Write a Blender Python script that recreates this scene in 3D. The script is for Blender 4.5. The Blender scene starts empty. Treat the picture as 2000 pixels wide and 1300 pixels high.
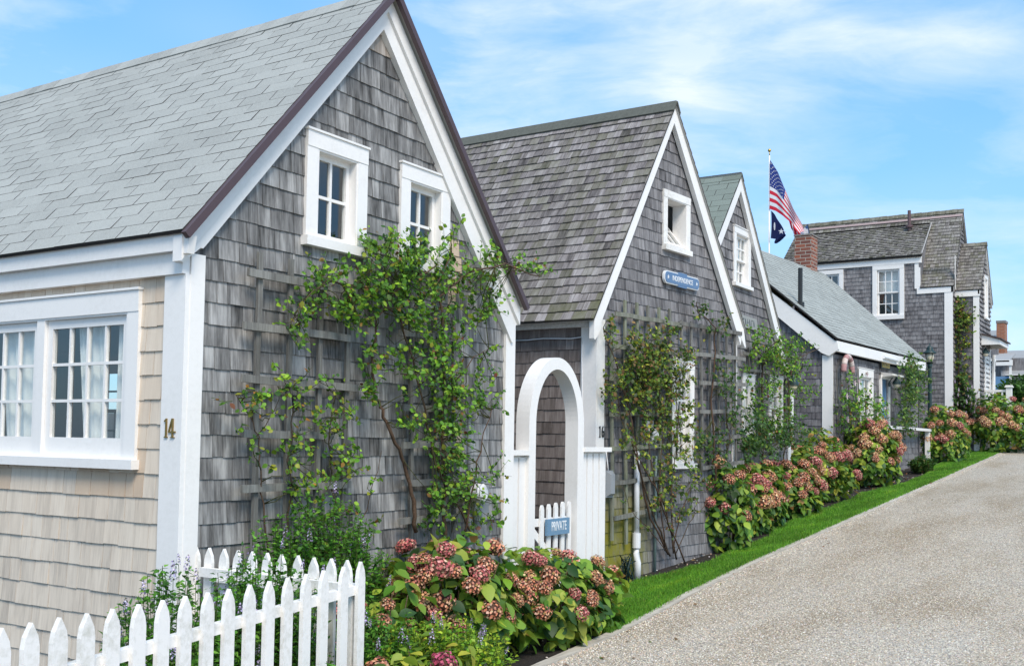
import bpy, bmesh, math, random
import numpy as np
from mathutils import Vector, Matrix
PI = math.pi
random.seed(7)
RNG = np.random.default_rng(11)
SC = bpy.context.scene
COL = SC.collection

# ------------------------------------------------------------------ camera
F_PX, V0 = 2079.2, 760.0
CAM_H = 1.6
def _cd(u, v): return Vector(((u-1000)/F_PX, -(v-V0)/F_PX, -1.0)).normalized()
_X = _cd(2342, 880); _Y = _cd(-2226, 810); _Y = (_Y-_X*_X.dot(_Y)).normalized(); _Z = _X.cross(_Y)
RM = Matrix((_X, _Y, _Z))
CAMP = Vector((0, 0, CAM_H))
cam_d = bpy.data.cameras.new('camera'); cam = bpy.data.objects.new('camera', cam_d); COL.objects.link(cam)
cam.matrix_world = Matrix.Translation(CAMP) @ RM.to_4x4()
cam_d.sensor_width = 36; cam_d.lens = F_PX/2000*36; cam_d.shift_y = (V0-650)/2000
cam_d.clip_end = 2000; cam_d.clip_start = 0.05
SC.camera = cam

def ray(u, v): return RM @ Vector(((u-1000)/F_PX, -(v-V0)/F_PX, -1.0))
def on_plane(u, v, O, N):
    d = ray(u, v); t = (Vector(O)-CAMP).dot(N)/d.dot(N); return CAMP + d*t
def at_y(u, v, y): return on_plane(u, v, (0, y, 0), Vector((0, 1, 0)))
def at_x(u, v, x): return on_plane(u, v, (x, 0, 0), Vector((1, 0, 0)))
def gz(x):
    "height of the ground along the lane: it climbs away from the camera"
    if x < 6.5: return 0.03*(x-6.5)
    if x < 10.5: return 0.067*(x-6.5)**2/8
    if x < 60: return 0.067*(x-8.5)
    return 0.067*51.5
def on_ground(u, v):
    d = ray(u, v); lo, hi = 0.5, 0.5
    while hi < 400:
        p = CAMP+d*hi
        if p.z < gz(p.x): break
        lo = hi; hi += .05
    for _ in range(20):
        m = (lo+hi)/2; p = CAMP+d*m
        if p.z < gz(p.x): hi = m
        else: lo = m
    return CAMP+d*hi

# ------------------------------------------------------------------ objects
def root_of(o):
    while o.parent: o = o.parent
    return o
def thing(name, label, cat, loc=(0, 0, 0), group=None):
    o = bpy.data.objects.new(name, None); COL.objects.link(o)
    o.location = loc; o.empty_display_size = .1
    o['label'] = label; o['category'] = cat
    if group: o['group'] = group
    return o
def tag(o, label, cat, group=None):
    o['label'] = label; o['category'] = cat
    if group: o['group'] = group
    return o

class MB:
    "collects polygons (world coordinates) and links them as ONE mesh object"
    def __init__(s): s.v = []; s.f = []; s.uv = []; s.c = []; s.m = []; s.sm = False
    def poly(s, pts, uv=None, col=(1, 1, 1), mi=0):
        b = len(s.v); s.v += [tuple(p) for p in pts]; s.f.append(list(range(b, b+len(pts))))
        if uv is None: uv = auto_uv(pts)
        s.uv += list(uv); s.c.append(col); s.m.append(mi)
    def box(s, x0, x1, y0, y1, z0, z1, col=(1, 1, 1), mi=0):
        s.obox(Vector((x0, y0, z0)), Vector((1, 0, 0)), Vector((0, 1, 0)), Vector((0, 0, 1)), 0, x1-x0, 0, y1-y0, 0, z1-z0, col, mi)
    def obox(s, O, A, B, Cc, a0, a1, b0, b1, c0, c1, col=(1, 1, 1), mi=0):
        P = lambda a, b, c: O+A*a+B*b+Cc*c
        p = [P(a0, b0, c0), P(a1, b0, c0), P(a1, b1, c0), P(a0, b1, c0), P(a0, b0, c1), P(a1, b0, c1), P(a1, b1, c1), P(a0, b1, c1)]
        flip = A.cross(B).dot(Cc) < 0
        for q in ((3, 2, 1, 0), (4, 5, 6, 7), (0, 1, 5, 4), (1, 2, 6, 5), (2, 3, 7, 6), (3, 0, 4, 7)):
            if flip: q = q[::-1]
            s.poly([p[i] for i in q], None, col, mi)
    def prism(s, pts, n, col=(1, 1, 1), mi=0):
        "extrude polygon pts (Vectors) by vector n"
        pts = [Vector(p) for p in pts]; n = Vector(n)
        a = Vector((0, 0, 0))
        for i in range(len(pts)): a += pts[i].cross(pts[(i+1) % len(pts)])
        if a.dot(n) < 0: pts = pts[::-1]
        top = [p+n for p in pts]
        s.poly(top, None, col, mi); s.poly(pts[::-1], None, col, mi)
        for i in range(len(pts)):
            j = (i+1) % len(pts); s.poly([pts[i], pts[j], top[j], top[i]], None, col, mi)
    def tube(s, pts, r, n=8, col=(1, 1, 1), mi=0, cap=True):
        pts = [Vector(p) for p in pts]; rs = r if hasattr(r, '__len__') else [r]*len(pts)
        rings = []; up = Vector((.13, .21, .97)); b = len(s.v)
        for i, p in enumerate(pts):
            t = (pts[min(i+1, len(pts)-1)]-pts[max(i-1, 0)]).normalized()
            a = t.cross(up)
            if a.length < .1: a = t.cross(Vector((1, 0, 0)))
            a.normalize(); c = t.cross(a); up = c if False else up
            for k in range(n):
                th = 2*PI*k/n; s.v.append(tuple(p+(a*math.cos(th)+c*math.sin(th))*rs[i]))
        L = 0
        for i in range(len(pts)-1):
            d = (pts[i+1]-pts[i]).length
            for k in range(n):
                k2 = (k+1) % n
                s.f.append([b+i*n+k, b+i*n+k2, b+(i+1)*n+k2, b+(i+1)*n+k])
                s.uv += [(k*.02, L), (k*.02+.02, L), (k*.02+.02, L+d), (k*.02, L+d)]
                s.c.append(col); s.m.append(mi)
            L += d
        if cap:
            for i0, rev in ((0, True), (len(pts)-1, False)):
                idx = [b+i0*n+k for k in range(n)]
                if not rev: pass
                else: idx = idx[::-1]
                s.f.append(idx); s.uv += [(0, 0)]*n; s.c.append(col); s.m.append(mi)
    def lathe(s, c, prof, n=20, col=(1, 1, 1), mi=0):
        "prof: list of (r, z) from bottom to top about vertical axis at c"
        c = Vector(c); b = len(s.v)
        for r, z in prof:
            for k in range(n): s.v.append((c.x+r*math.cos(2*PI*k/n), c.y+r*math.sin(2*PI*k/n), c.z+z))
        for i in range(len(prof)-1):
            for k in range(n):
                k2 = (k+1) % n
                s.f.append([b+i*n+k, b+i*n+k2, b+(i+1)*n+k2, b+(i+1)*n+k]); s.uv += [(0, 0)]*4; s.c.append(col); s.m.append(mi)
        s.f.append([b+k for k in range(n)][::-1]); s.uv += [(0, 0)]*n; s.c.append(col); s.m.append(mi)
        e = b+(len(prof)-1)*n
        s.f.append([e+k for k in range(n)]); s.uv += [(0, 0)]*n; s.c.append(col); s.m.append(mi)
    def sphere(s, c, r, n=14, col=(1, 1, 1), sz=1.0):
        s.lathe(c, [(max(r*math.sin(PI*i/10), 1e-4), -r*sz*math.cos(PI*i/10)) for i in range(11)], n, col)
    def build(s, name, mat, parent=None, label=None, smooth=False, bevel=0):
        me = bpy.data.meshes.new(name)
        off = root_of(parent).location if parent else Vector((0, 0, 0))
        me.from_pydata([(x-off.x, y-off.y, z-off.z) for x, y, z in s.v], [], s.f)
        me.update()
        ul = me.uv_layers.new(name='UVMap'); ul.data.foreach_set('uv', np.array(s.uv, dtype=np.float32).ravel())
        ca = me.color_attributes.new('Col', 'FLOAT_COLOR', 'CORNER')
        arr = np.ones((len(me.loops), 4), dtype=np.float32); k = 0
        wood = (mat[0] if isinstance(mat, (list, tuple)) else mat).get('wood')
        for f, c in zip(s.f, s.c):
            if wood and c == (1, 1, 1): c = (.5, 0, 0)
            arr[k:k+len(f), :3] = c; k += len(f)
        ca.data.foreach_set('color', arr.ravel())
        mats = mat if isinstance(mat, (list, tuple)) else [mat]
        for m in mats: me.materials.append(m)
        if len(mats) > 1: me.polygons.foreach_set('material_index', s.m)
        if smooth: me.polygons.foreach_set('use_smooth', [True]*len(s.f))
        o = bpy.data.objects.new(name, me); COL.objects.link(o)
        if parent: o.parent = parent
        if label: o['label'] = label
        if bevel:
            md = o.modifiers.new('bevel', 'BEVEL'); md.width = bevel; md.segments = 2; md.limit_method = 'ANGLE'; md.angle_limit = math.radians(40)
        return o
def auto_uv(pts):
    p = [Vector(q) for q in pts]
    n = Vector((0, 0, 0))
    for i in range(len(p)): n += p[i].cross(p[(i+1) % len(p)])
    if n.length < 1e-12: return [(0, 0)]*len(p)
    n.normalize()
    if abs(n.z) > .9: a, b = Vector((1, 0, 0)), Vector((0, 1, 0))
    else:
        a = Vector((0, 0, 1)).cross(n).normalized(); b = n.cross(a)
    return [(q.dot(a), q.dot(b)) for q in p]

def mesh_from(name, V, Fc, colr, mat, parent=None, uv=None, smooth=False):
    "numpy arrays: V (n,3), Fc (m,k) with one face size k, colr (m,3)"
    me = bpy.data.meshes.new(name); m, k = Fc.shape
    off = np.array(root_of(parent).location if parent else (0, 0, 0))
    me.vertices.add(len(V)); me.vertices.foreach_set('co', (V-off).astype(np.float32).ravel())
    me.loops.add(m*k); me.loops.foreach_set('vertex_index', Fc.astype(np.int32).ravel())
    me.polygons.add(m); me.polygons.foreach_set('loop_start', np.arange(m, dtype=np.int32)*k)
    me.polygons.foreach_set('loop_total', np.full(m, k, dtype=np.int32))
    me.update(calc_edges=True)
    ca = me.color_attributes.new('Col', 'FLOAT_COLOR', 'CORNER')
    arr = np.ones((m, k, 4), dtype=np.float32); arr[:, :, :3] = colr[:, None, :]
    ca.data.foreach_set('color', arr.ravel())
    me.materials.append(mat)
    if smooth: me.polygons.foreach_set('use_smooth', [True]*m)
    o = bpy.data.objects.new(name, me); COL.objects.link(o)
    if parent: o.parent = parent
    return o
def scatter(tv, tf, R, L, col):
    "copies of template (tv verts, tf faces) with matrices R (N,3,3), places L (N,3), colours col (N,3) -> arrays"
    N = len(L)
    V = np.einsum('nij,kj->nki', R, tv)+L[:, None, :]
    Fc = tf[None, :, :]+(np.arange(N)*len(tv))[:, None, None]
    return V.reshape(-1, 3), Fc.reshape(-1, tf.shape[1]), np.repeat(col, len(tf), axis=0)
def frames(nrm, spin, scale):
    "rotation matrices whose local z is nrm, local y spun by angle spin about it; columns = axes * scale (N,3)"
    n = nrm/np.linalg.norm(nrm, axis=1, keepdims=True)
    h = np.where(np.abs(n[:, 2:3]) > .95, np.array([[1., 0, 0]]), np.array([[0, 0, 1.]]))
    a = np.cross(h, n); a /= np.linalg.norm(a, axis=1, keepdims=True); b = np.cross(n, a)
    c, s = np.cos(spin)[:, None], np.sin(spin)[:, None]
    x = a*c+b*s; y = -a*s+b*c
    return np.stack([x*scale[:, 0:1], y*scale[:, 1:2], n*scale[:, 2:3]], axis=2)
def copy_part(o, parent, loc=None, rot=None, scale=None):
    c = o.copy(); COL.objects.link(c); c.parent = parent
    if loc is not None: c.location = loc
    if rot is not None: c.rotation_euler = rot
    if scale is not None: c.scale = scale
    return c

# ------------------------------------------------------------------ materials
def newmat(name):
    m = bpy.data.materials.new(name); m.use_nodes = True; nt = m.node_tree
    return m, nt, nt.nodes, nt.links, nt.nodes['Principled BSDF']
def nd(N, t, **k):
    n = N.new(t)
    for a, b in k.items():
        if a in n.inputs: n.inputs[a].default_value = b
        else: setattr(n, a, b)
    return n
def ramp(N, stops, interp='LINEAR'):
    r = N.new('ShaderNodeValToRGB'); cr = r.color_ramp; cr.interpolation = interp
    while len(cr.elements) < len(stops): cr.elements.new(.5)
    for e, (p, c) in zip(cr.elements, stops): e.position = p; e.color = (*c, 1)
    return r
def mixc(N, L, fac, a, b, mode='MIX'):
    m = N.new('ShaderNodeMix'); m.data_type = 'RGBA'; m.blend_type = mode
    for s, i in ((fac, 0), (a, 6), (b, 7)):
        if isinstance(s, (int, float)): m.inputs[i].default_value = s
        elif isinstance(s, tuple): m.inputs[i].default_value = (*s, 1)
        else: L.new(s, m.inputs[i])
    return m.outputs[2]
def mathn(N, L, op, a, b=0.0, c=None):
    m = N.new('ShaderNodeMath'); m.operation = op
    for s, i in ((a, 0), (b, 1), (c, 2)):
        if s is None: continue
        if isinstance(s, (int, float)): m.inputs[i].default_value = s
        else: L.new(s, m.inputs[i])
    return m.outputs[0]
def bump(N, L, B, h, strength=.3, dist=.01):
    b = N.new('ShaderNodeBump'); b.inputs['Strength'].default_value = strength; b.inputs['Distance'].default_value = dist
    L.new(h, b.inputs['Height']); L.new(b.outputs[0], B.inputs['Normal'])
def uvmap(N, L, scale):
    t = N.new('ShaderNodeTexCoord'); m = N.new('ShaderNodeMapping'); m.inputs['Scale'].default_value = scale
    L.new(t.outputs['UV'], m.inputs[0]); return m.outputs[0]
def objmap(N, L, scale):
    t = N.new('ShaderNodeTexCoord'); m = N.new('ShaderNodeMapping'); m.inputs['Scale'].default_value = scale
    L.new(t.outputs['Object'], m.inputs[0]); return m.outputs[0]
def noise(N, L, vec, scale, detail=4, rough=.6):
    n = N.new('ShaderNodeTexNoise'); n.inputs['Scale'].default_value = scale; n.inputs['Detail'].default_value = detail; n.inputs['Roughness'].default_value = rough
    if vec is not None: L.new(vec, n.inputs['Vector'])
    return n.outputs['Fac']

def cedar(name, dark, mid, light, moss=(.10, .12, .02), rough=.9, streak=1.0):
    "weathered wood shingles: Col.r = per-shingle brightness, Col.g = amount of new wood, Col.b = moss"
    m, nt, N, L, B = newmat(name); m['wood'] = 1
    at = nd(N, 'ShaderNodeAttribute', attribute_name='Col'); sp = N.new('ShaderNodeSeparateColor'); L.new(at.outputs['Color'], sp.inputs[0])
    g1 = noise(N, L, uvmap(N, L, (75, 3.2, 1)), 1, 5, .65)      # fine grain
    g2 = noise(N, L, uvmap(N, L, (16, 2.6, 1)), 1, 4, .6)       # weather streaks
    g3 = noise(N, L, objmap(N, L, (1, 1, 1)), 1.3, 3, .5)       # large patches
    s = mathn(N, L, 'MULTIPLY_ADD', g1, .55, mathn(N, L, 'MULTIPLY', g2, .80*streak))
    s = mathn(N, L, 'ADD', s, mathn(N, L, 'MULTIPLY', g3, .25))
    s = mathn(N, L, 'ADD', s, mathn(N, L, 'MULTIPLY_ADD', sp.outputs[0], .32, -.475-.40*(streak-1)))
    r = ramp(N, [(.20, dark), (.48, mid), (.78, light)]); L.new(s, r.inputs[0])
    new = mixc(N, L, g2, (.50, .36, .25), (.62, .50, .38))
    c = mixc(N, L, sp.outputs[1], r.outputs[0], new)
    mg = mathn(N, L, 'MULTIPLY', sp.outputs[2], noise(N, L, uvmap(N, L, (9, 7, 1)), 1, 5, .7))
    mg = mathn(N, L, 'MULTIPLY', mg, 1.7)
    c = mixc(N, L, mathn(N, L, 'MINIMUM', mg, .92), c, moss)
    L.new(c, B.inputs['Base Color']); B.inputs['Roughness'].default_value = rough
    B.inputs['Specular IOR Level'].default_value = .2
    bump(N, L, B, mathn(N, L, 'ADD', g1, mathn(N, L, 'MULTIPLY', g2, .6)), .55, .004)
    return m
def asphalt(name, base):
    m, nt, N, L, B = newmat(name)
    at = nd(N, 'ShaderNodeAttribute', attribute_name='Col'); sp = N.new('ShaderNodeSeparateColor'); L.new(at.outputs['Color'], sp.inputs[0])
    sc = objmap(N, L, (1, 1, 1)); g = noise(N, L, sc, 260, 2, .7); g2 = noise(N, L, sc, 60, 3, .7); p = noise(N, L, sc, 1.1, 4, .6)
    s = mathn(N, L, 'MULTIPLY_ADD', g, .9, mathn(N, L, 'MULTIPLY', g2, .35)); s = mathn(N, L, 'ADD', s, mathn(N, L, 'MULTIPLY_ADD', sp.outputs[0], .20, -.23))
    s = mathn(N, L, 'ADD', s, mathn(N, L, 'MULTIPLY_ADD', p, .3, -.15))
    d = tuple(x*.55 for x in base); l = tuple(min(1, x*1.35) for x in base)
    r = ramp(N, [(.2, d), (.5, base), (.85, l)]); L.new(s, r.inputs[0])
    c = mixc(N, L, sp.outputs[2], r.outputs[0], (.08, .075, .03))
    L.new(c, B.inputs['Base Color']); B.inputs['Roughness'].default_value = .93; B.inputs['Specular IOR Level'].default_value = .25
    bump(N, L, B, g, .5, .003)
    return m
def paint(name, col, rough=.45, wear=.12, dirt=(.45, .43, .38)):
    m, nt, N, L, B = newmat(name)
    o = objmap(N, L, (1, 1, 1)); n1 = noise(N, L, o, 2.2, 5, .65); n2 = noise(N, L, o, 35, 4, .7)
    n3 = noise(N, L, uvmap(N, L, (60, 2.5, 1)), 1, 3, .6)
    f = mathn(N, L, 'MULTIPLY', n1, n2); r = ramp(N, [(.22, (0, 0, 0)), (.62, (1, 1, 1))]); L.new(f, r.inputs[0])
    c = mixc(N, L, mathn(N, L, 'MULTIPLY', r.outputs[0], wear*1.6), col, dirt)
    L.new(c, B.inputs['Base Color']); B.inputs['Roughness'].default_value = rough
    bump(N, L, B, mathn(N, L, 'ADD', mathn(N, L, 'MULTIPLY', n3, .7), n2), .18, .003)
    return m
def plain(name, col, rough=.6, metal=0.0, bmp=0.1, var=.12):
    m, nt, N, L, B = newmat(name)
    o = objmap(N, L, (1, 1, 1)); n = noise(N, L, o, 22, 4, .6)
    c = mixc(N, L, n, tuple(x*(1-var) for x in col), tuple(min(1, x*(1+var)) for x in col))
    L.new(c, B.inputs['Base Color']); B.inputs['Roughness'].default_value = rough; B.inputs['Metallic'].default_value = metal
    if bmp: bump(N, L, B, n, bmp, .004)
    return m
def leafmat(name, trans=.35, rough=.5):
    m, nt, N, L, B = newmat(name)
    at = nd(N, 'ShaderNodeAttribute', attribute_name='Col')
    o = objmap(N, L, (1, 1, 1)); n = noise(N, L, o, 55, 3, .6)
    c = mixc(N, L, mathn(N, L, 'MULTIPLY_ADD', n, .9, -.15), at.outputs['Color'], mixc(N, L, .5, at.outputs['Color'], (.9, .9, .9), 'MULTIPLY'), 'MIX')
    L.new(c, B.inputs['Base Color']); B.inputs['Roughness'].default_value = rough; B.inputs['Specular IOR Level'].default_value = .35
    t = N.new('ShaderNodeBsdfTranslucent'); tc = mixc(N, L, .5, c, (.25, .45, .02), 'MIX'); L.new(c, t.inputs[0])
    mx = N.new('ShaderNodeMixShader'); mx.inputs[0].default_value = trans
    L.new(B.outputs[0], mx.inputs[1]); L.new(t.outputs[0], mx.inputs[2]); L.new(mx.outputs[0], N['Material Output'].inputs[0])
    return m
def vcol(name, rough=.7, spec=.3, var=.25, sc=60):
    m, nt, N, L, B = newmat(name)
    at = nd(N, 'ShaderNodeAttribute', attribute_name='Col'); o = objmap(N, L, (1, 1, 1)); n = noise(N, L, o, sc, 4, .65)
    c = mixc(N, L, mathn(N, L, 'MULTIPLY', n, var*2), at.outputs['Color'], (.0, .0, .0))
    L.new(c, B.inputs['Base Color']); B.inputs['Roughness'].default_value = rough; B.inputs['Specular IOR Level'].default_value = spec
    bump(N, L, B, n, .2, .003)
    return m
def glassmat(name, tint=(.92, .96, .95)):
    m, nt, N, L, B = newmat(name); N.remove(B)
    lw = N.new('ShaderNodeLayerWeight'); lw.inputs[0].default_value = .5; fz = mathn(N, L, 'MULTIPLY_ADD', mathn(N, L, 'POWER', lw.outputs['Facing'], 4.0), .80, .13)
    t = N.new('ShaderNodeBsdfTransparent'); t.inputs[0].default_value = (*tint, 1)
    g = N.new('ShaderNodeBsdfGlossy'); g.inputs['Roughness'].default_value = .015
    o = objmap(N, L, (1, 1, 1)); n = noise(N, L, o, 3.0, 1, .4); b = N.new('ShaderNodeBump'); b.inputs['Strength'].default_value = .12; b.inputs['Distance'].default_value = .01
    L.new(n, b.inputs['Height']); L.new(b.outputs[0], g.inputs['Normal'])
    mx = N.new('ShaderNodeMixShader'); L.new(fz, mx.inputs[0]); L.new(t.outputs[0], mx.inputs[1]); L.new(g.outputs[0], mx.inputs[2])
    L.new(mx.outputs[0], N['Material Output'].inputs[0]); return m
def brickmat(name, c1, c2, mortar, sc=1.0):
    m, nt, N, L, B = newmat(name)
    b = N.new('ShaderNodeTexBrick'); L.new(uvmap(N, L, (1, 1, 1)), b.inputs['Vector'])
    b.inputs['Scale'].default_value = 1.0; b.inputs['Brick Width'].default_value = .21*sc; b.inputs['Row Height'].default_value = .071*sc
    b.inputs['Mortar Size'].default_value = .007*sc; b.inputs['Color1'].default_value = (*c1, 1); b.inputs['Color2'].default_value = (*c2, 1); b.inputs['Mortar'].default_value = (*mortar, 1)
    b.inputs['Bias'].default_value = -.1
    n = noise(N, L, objmap(N, L, (1, 1, 1)), 30, 5, .7)
    c = mixc(N, L, mathn(N, L, 'MULTIPLY', n, .45), b.outputs['Color'], (.05, .035, .03))
    L.new(c, B.inputs['Base Color']); B.inputs['Roughness'].default_value = .92
    bump(N, L, B, mathn(N, L, 'SUBTRACT', n, b.outputs['Fac']), .6, .008); return m

M = {}
M['white'] = paint('white_paint', (.83, .81, .785), wear=.2)
M['white_old'] = paint('worn_white_paint', (.82, .80, .775), .55, .75, (.46, .45, .38))
M['cedar_gable'] = cedar('silvered_cedar', (.045, .044, .043), (.205, .202, .199), (.46, .455, .445), streak=1.3)
M['cedar_new'] = cedar('fresh_cedar', (.43, .385, .33), (.68, .605, .51), (.83, .75, .64), streak=.7)
M['cedar_brown'] = cedar('brown_cedar', (.075, .062, .056), (.17, .143, .132), (.30, .265, .25))
M['cedar_purple'] = cedar('violet_grey_cedar', (.05, .048, .050), (.19, .184, .190), (.37, .362, .365), moss=(.20, .19, .015))
M['cedar_dark'] = cedar('dark_cedar', (.045, .043, .047), (.155, .148, .158), (.32, .315, .325))
M['cedar_far'] = cedar('mid_grey_cedar', (.055, .053, .056), (.185, .178, .184), (.33, .325, .33))
M['roof_cedar'] = cedar('roof_cedar', (.06, .054, .054), (.21, .19, .187), (.40, .375, .37), moss=(.11, .115, .05))
M['roof_cedar_far'] = cedar('weathered_roof_cedar', (.055, .05, .048), (.20, .185, .175), (.37, .355, .34), moss=(.11, .12, .04))
M['asphalt_light'] = asphalt('grey_green_asphalt_shingle', (.35, .36, .342))
M['asphalt_green'] = asphalt('sage_asphalt_shingle', (.20, .235, .21))
M['asphalt_pale'] = asphalt('pale_green_asphalt_shingle', (.33, .352, .335))
M['paper'] = plain('dark_sheathing', (.03, .028, .028), .9)
M['plaster'] = plain('interior_plaster', (.42, .42, .40), .9)
M['brown_metal'] = plain('brown_drip_edge', (.075, .045, .05), .45)
M['glass'] = glassmat('window_glass')
M['curtain'] = plain('white_curtain', (.8, .8, .8), .9, bmp=.0)
M['old_wood'] = cedar('lattice_wood', (.05, .048, .045), (.15, .147, .137), (.28, .28, .26), moss=(.30, .34, .20))
M['leaf'] = leafmat('leaf'); M['petal'] = leafmat('petal', .25, .8)
M['bark'] = vcol('bark', .85, .2, .5, 90)
M['brass'] = plain('aged_brass', (.32, .21, .07), .38, .85)
M['black'] = plain('black_metal', (.015, .016, .017), .4)
M['pvc'] = plain('white_pvc', (.72, .73, .75), .35, bmp=.02, var=.05)
M['grey_box'] = plain('grey_enclosure', (.25, .27, .29), .45, bmp=.03, var=.06)
M['sign_blue'] = paint('sign_blue_paint', (.10, .185, .33), .5, .2, (.3, .35, .4))
M['sign_blue2'] = paint('gate_sign_blue_paint', (.13, .25, .38), .5, .3, (.3, .38, .42))
M['door_blue'] = paint('blue_door_paint', (.12, .25, .42), .45, .15, (.2, .3, .4))
M['letter'] = paint('sign_letter_paint', (.75, .77, .78), .5, .1)
M['brick'] = brickmat('old_brick', (.36, .11, .06), (.15, .06, .05), (.46, .42, .36), 1.25)
M['brick2'] = brickmat('orange_brick', (.42, .16, .08), (.34, .13, .07), (.36, .26, .2))
M['green_metal'] = plain('dark_green_iron', (.012, .035, .035), .4)
M['frost'] = plain('frosted_lamp_glass', (.62, .56, .42), .25, bmp=0)
M['stone'] = plain('concrete_footing', (.20, .19, .18), .95, bmp=.5, var=.3)
M['gold'] = plain('gold_sign_paint', (.35, .27, .08), .5)
M['sign_dark'] = plain('dark_sign_board', (.02, .025, .02), .5)
# ------------------------------------------------------------------ shingled surfaces
def clip_half(poly, a, b, c):
    "keep a*x+b*y<=c"
    out = []
    for i in range(len(poly)):
        p, q = poly[i], poly[(i+1) % len(poly)]
        dp, dq = a*p[0]+b*p[1]-c, a*q[0]+b*q[1]-c
        if dp <= 0: out.append(p)
        if (dp < 0 < dq) or (dq < 0 < dp):
            t = dp/(dp-dq); out.append((p[0]+(q[0]-p[0])*t, p[1]+(q[1]-p[1])*t))
    return out
def clip_convex(poly, hull):
    A = sum(hull[i][0]*hull[(i+1) % len(hull)][1]-hull[(i+1) % len(hull)][0]*hull[i][1] for i in range(len(hull)))
    if A < 0: hull = hull[::-1]
    for i in range(len(hull)):
        (x0, y0), (x1, y1) = hull[i], hull[(i+1) % len(hull)]
        a, b = (y1-y0), -(x1-x0)
        poly = clip_half(poly, a, b, a*x0+b*y0)
        if len(poly) < 3: return []
    return poly
def minus_rects(rect, holes):
    rs = [rect]
    for (hx0, hx1, hy0, hy1) in holes:
        nx = []
        for (x0, x1, y0, y1) in rs:
            if x1 <= hx0 or x0 >= hx1 or y1 <= hy0 or y0 >= hy1: nx.append((x0, x1, y0, y1)); continue
            if x0 < hx0: nx.append((x0, hx0, y0, y1))
            if x1 > hx1: nx.append((hx1, x1, y0, y1))
            a, b = max(x0, hx0), min(x1, hx1)
            if y0 < hy0: nx.append((a, b, y0, hy0))
            if y1 > hy1: nx.append((a, b, hy1, y1))
        rs = nx
    return [r for r in rs if r[1]-r[0] > .002 and r[3]-r[2] > .002]
def shingle(mb, S, hull, holes=(), expo=.127, wr=(.08, .2), thick=.012, top=.003, gap=.003, v0=None, tint=None, rnd=None, jit=.003, uniform=None, side_mi=0):
    """S = (origin, U, V, N): a surface frame; hull = convex outline in (u, v); tint(u, v, rnd) -> Col"""
    O, U, V, Nn = S; rnd = rnd or random.Random(1)
    us = [p[0] for p in hull]; vs = [p[1] for p in hull]
    u0, u1, v1 = min(us), max(us), max(vs); v = (min(vs) if v0 is None else v0); row = 0
    while v < v1:
        if uniform:
            u = u0-uniform*((row*uniform_shift) % 1.0)
        else: u = u0-rnd.uniform(0, .1)
        while u < u1:
            w = uniform if uniform else rnd.uniform(*wr)
            vb = v+rnd.uniform(-jit, jit); a, b = u+gap/2, u+w-gap/2
            t = thick*rnd.uniform(.8, 1.25); tl = rnd.uniform(-.0015, .0015)
            c = tint(u+w/2, v, rnd) if tint else (rnd.random(), 0, 0)
            ou, ov = rnd.uniform(0, 50), rnd.uniform(0, 50)
            for r in minus_rects((max(a, u0-.2), min(b, u1+.2), vb, v+expo+.004), holes):
                pl = clip_convex([(r[0], r[2]), (r[1], r[2]), (r[1], r[3]), (r[0], r[3])], hull)
                if len(pl) < 3: continue
                off = lambda p: max(top, t+tl*((p[0]-u)/w*2-1)-(t-top)*(p[1]-vb)/expo)
                P = [O+U*p[0]+V*p[1]+Nn*off(p) for p in pl]; Q = [O+U*p[0]+V*p[1] for p in pl]
                flip = U.cross(V).dot(Nn) < 0
                uvp = [(p[0]+ou, p[1]+ov) for p in pl]
                if flip: mb.poly(P[::-1], uvp[::-1], c)
                else: mb.poly(P, uvp, c)
                for i in range(len(pl)):
                    j = (i+1) % len(pl)
                    if pl[i][1] > v+expo-.001 and pl[j][1] > v+expo-.001: continue
                    q = [Q[i], Q[j], P[j], P[i]]
                    if flip: q = q[::-1]
                    mb.poly(q, [(pl[i][0]+ou, pl[i][1]+ov), (pl[j][0]+ou, pl[j][1]+ov), (pl[j][0]+ou, pl[j][1]+ov), (pl[i][0]+ou, pl[i][1]+ov)], (c[0]*.6, c[1], c[2]), side_mi)
            u += w
        v += expo; row += 1
uniform_shift = .5
def backing(mb, S, hull, holes=(), depth=.1):
    "sheathing (slot 1) with plaster inside (slot 2), holes cut out"
    O, U, V, Nn = S
    us = [p[0] for p in hull]; vs = [p[1] for p in hull]
    for r in minus_rects((min(us), max(us), min(vs), max(vs)), holes):
        pl = clip_convex([(r[0], r[2]), (r[1], r[2]), (r[1], r[3]), (r[0], r[3])], hull)
        if len(pl) < 3: continue
        A = [O+U*p[0]+V*p[1] for p in pl]; Bk = [p-Nn*depth for p in A]
        flip = U.cross(V).dot(Nn) < 0
        mb.poly(A[::-1] if flip else A, None, (.3, 0, 0), 1)
        mb.poly(Bk if flip else Bk[::-1], None, (1, 1, 1), 2)
    for (a, b, c, d) in holes:     # reveal of each opening
        q = [O+U*x+V*y for x, y in ((a, c), (b, c), (b, d), (a, d))]
        for i in range(4):
            j = (i+1) % 4; mb.poly([q[i], q[j], q[j]-Nn*depth, q[i]-Nn*depth], None, (1, 1, 1), 3)
ZV = Vector((0, 0, 1))
def wallframe(O, ang=0):
    a = math.radians(ang); U = Vector((math.cos(a), math.sin(a), 0)); Nn = Vector((math.sin(a), -math.cos(a), 0))
    return (Vector((O[0], O[1], 0)), U, ZV, Nn)
def wall_part(root, S, hull, holes, mat, tint, name='wall', seed=1, expo=.127, wr=(.08, .2), thick=.012, label=None, back=True, jit=.003):
    mb = MB(); shingle(mb, S, hull, holes, expo, wr, thick, tint=tint, rnd=random.Random(seed), jit=jit)
    if back: backing(mb, S, hull, holes)
    return mb.build(name, [mat, M['paper'], M['plaster'], M['white']], root, label)
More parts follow.
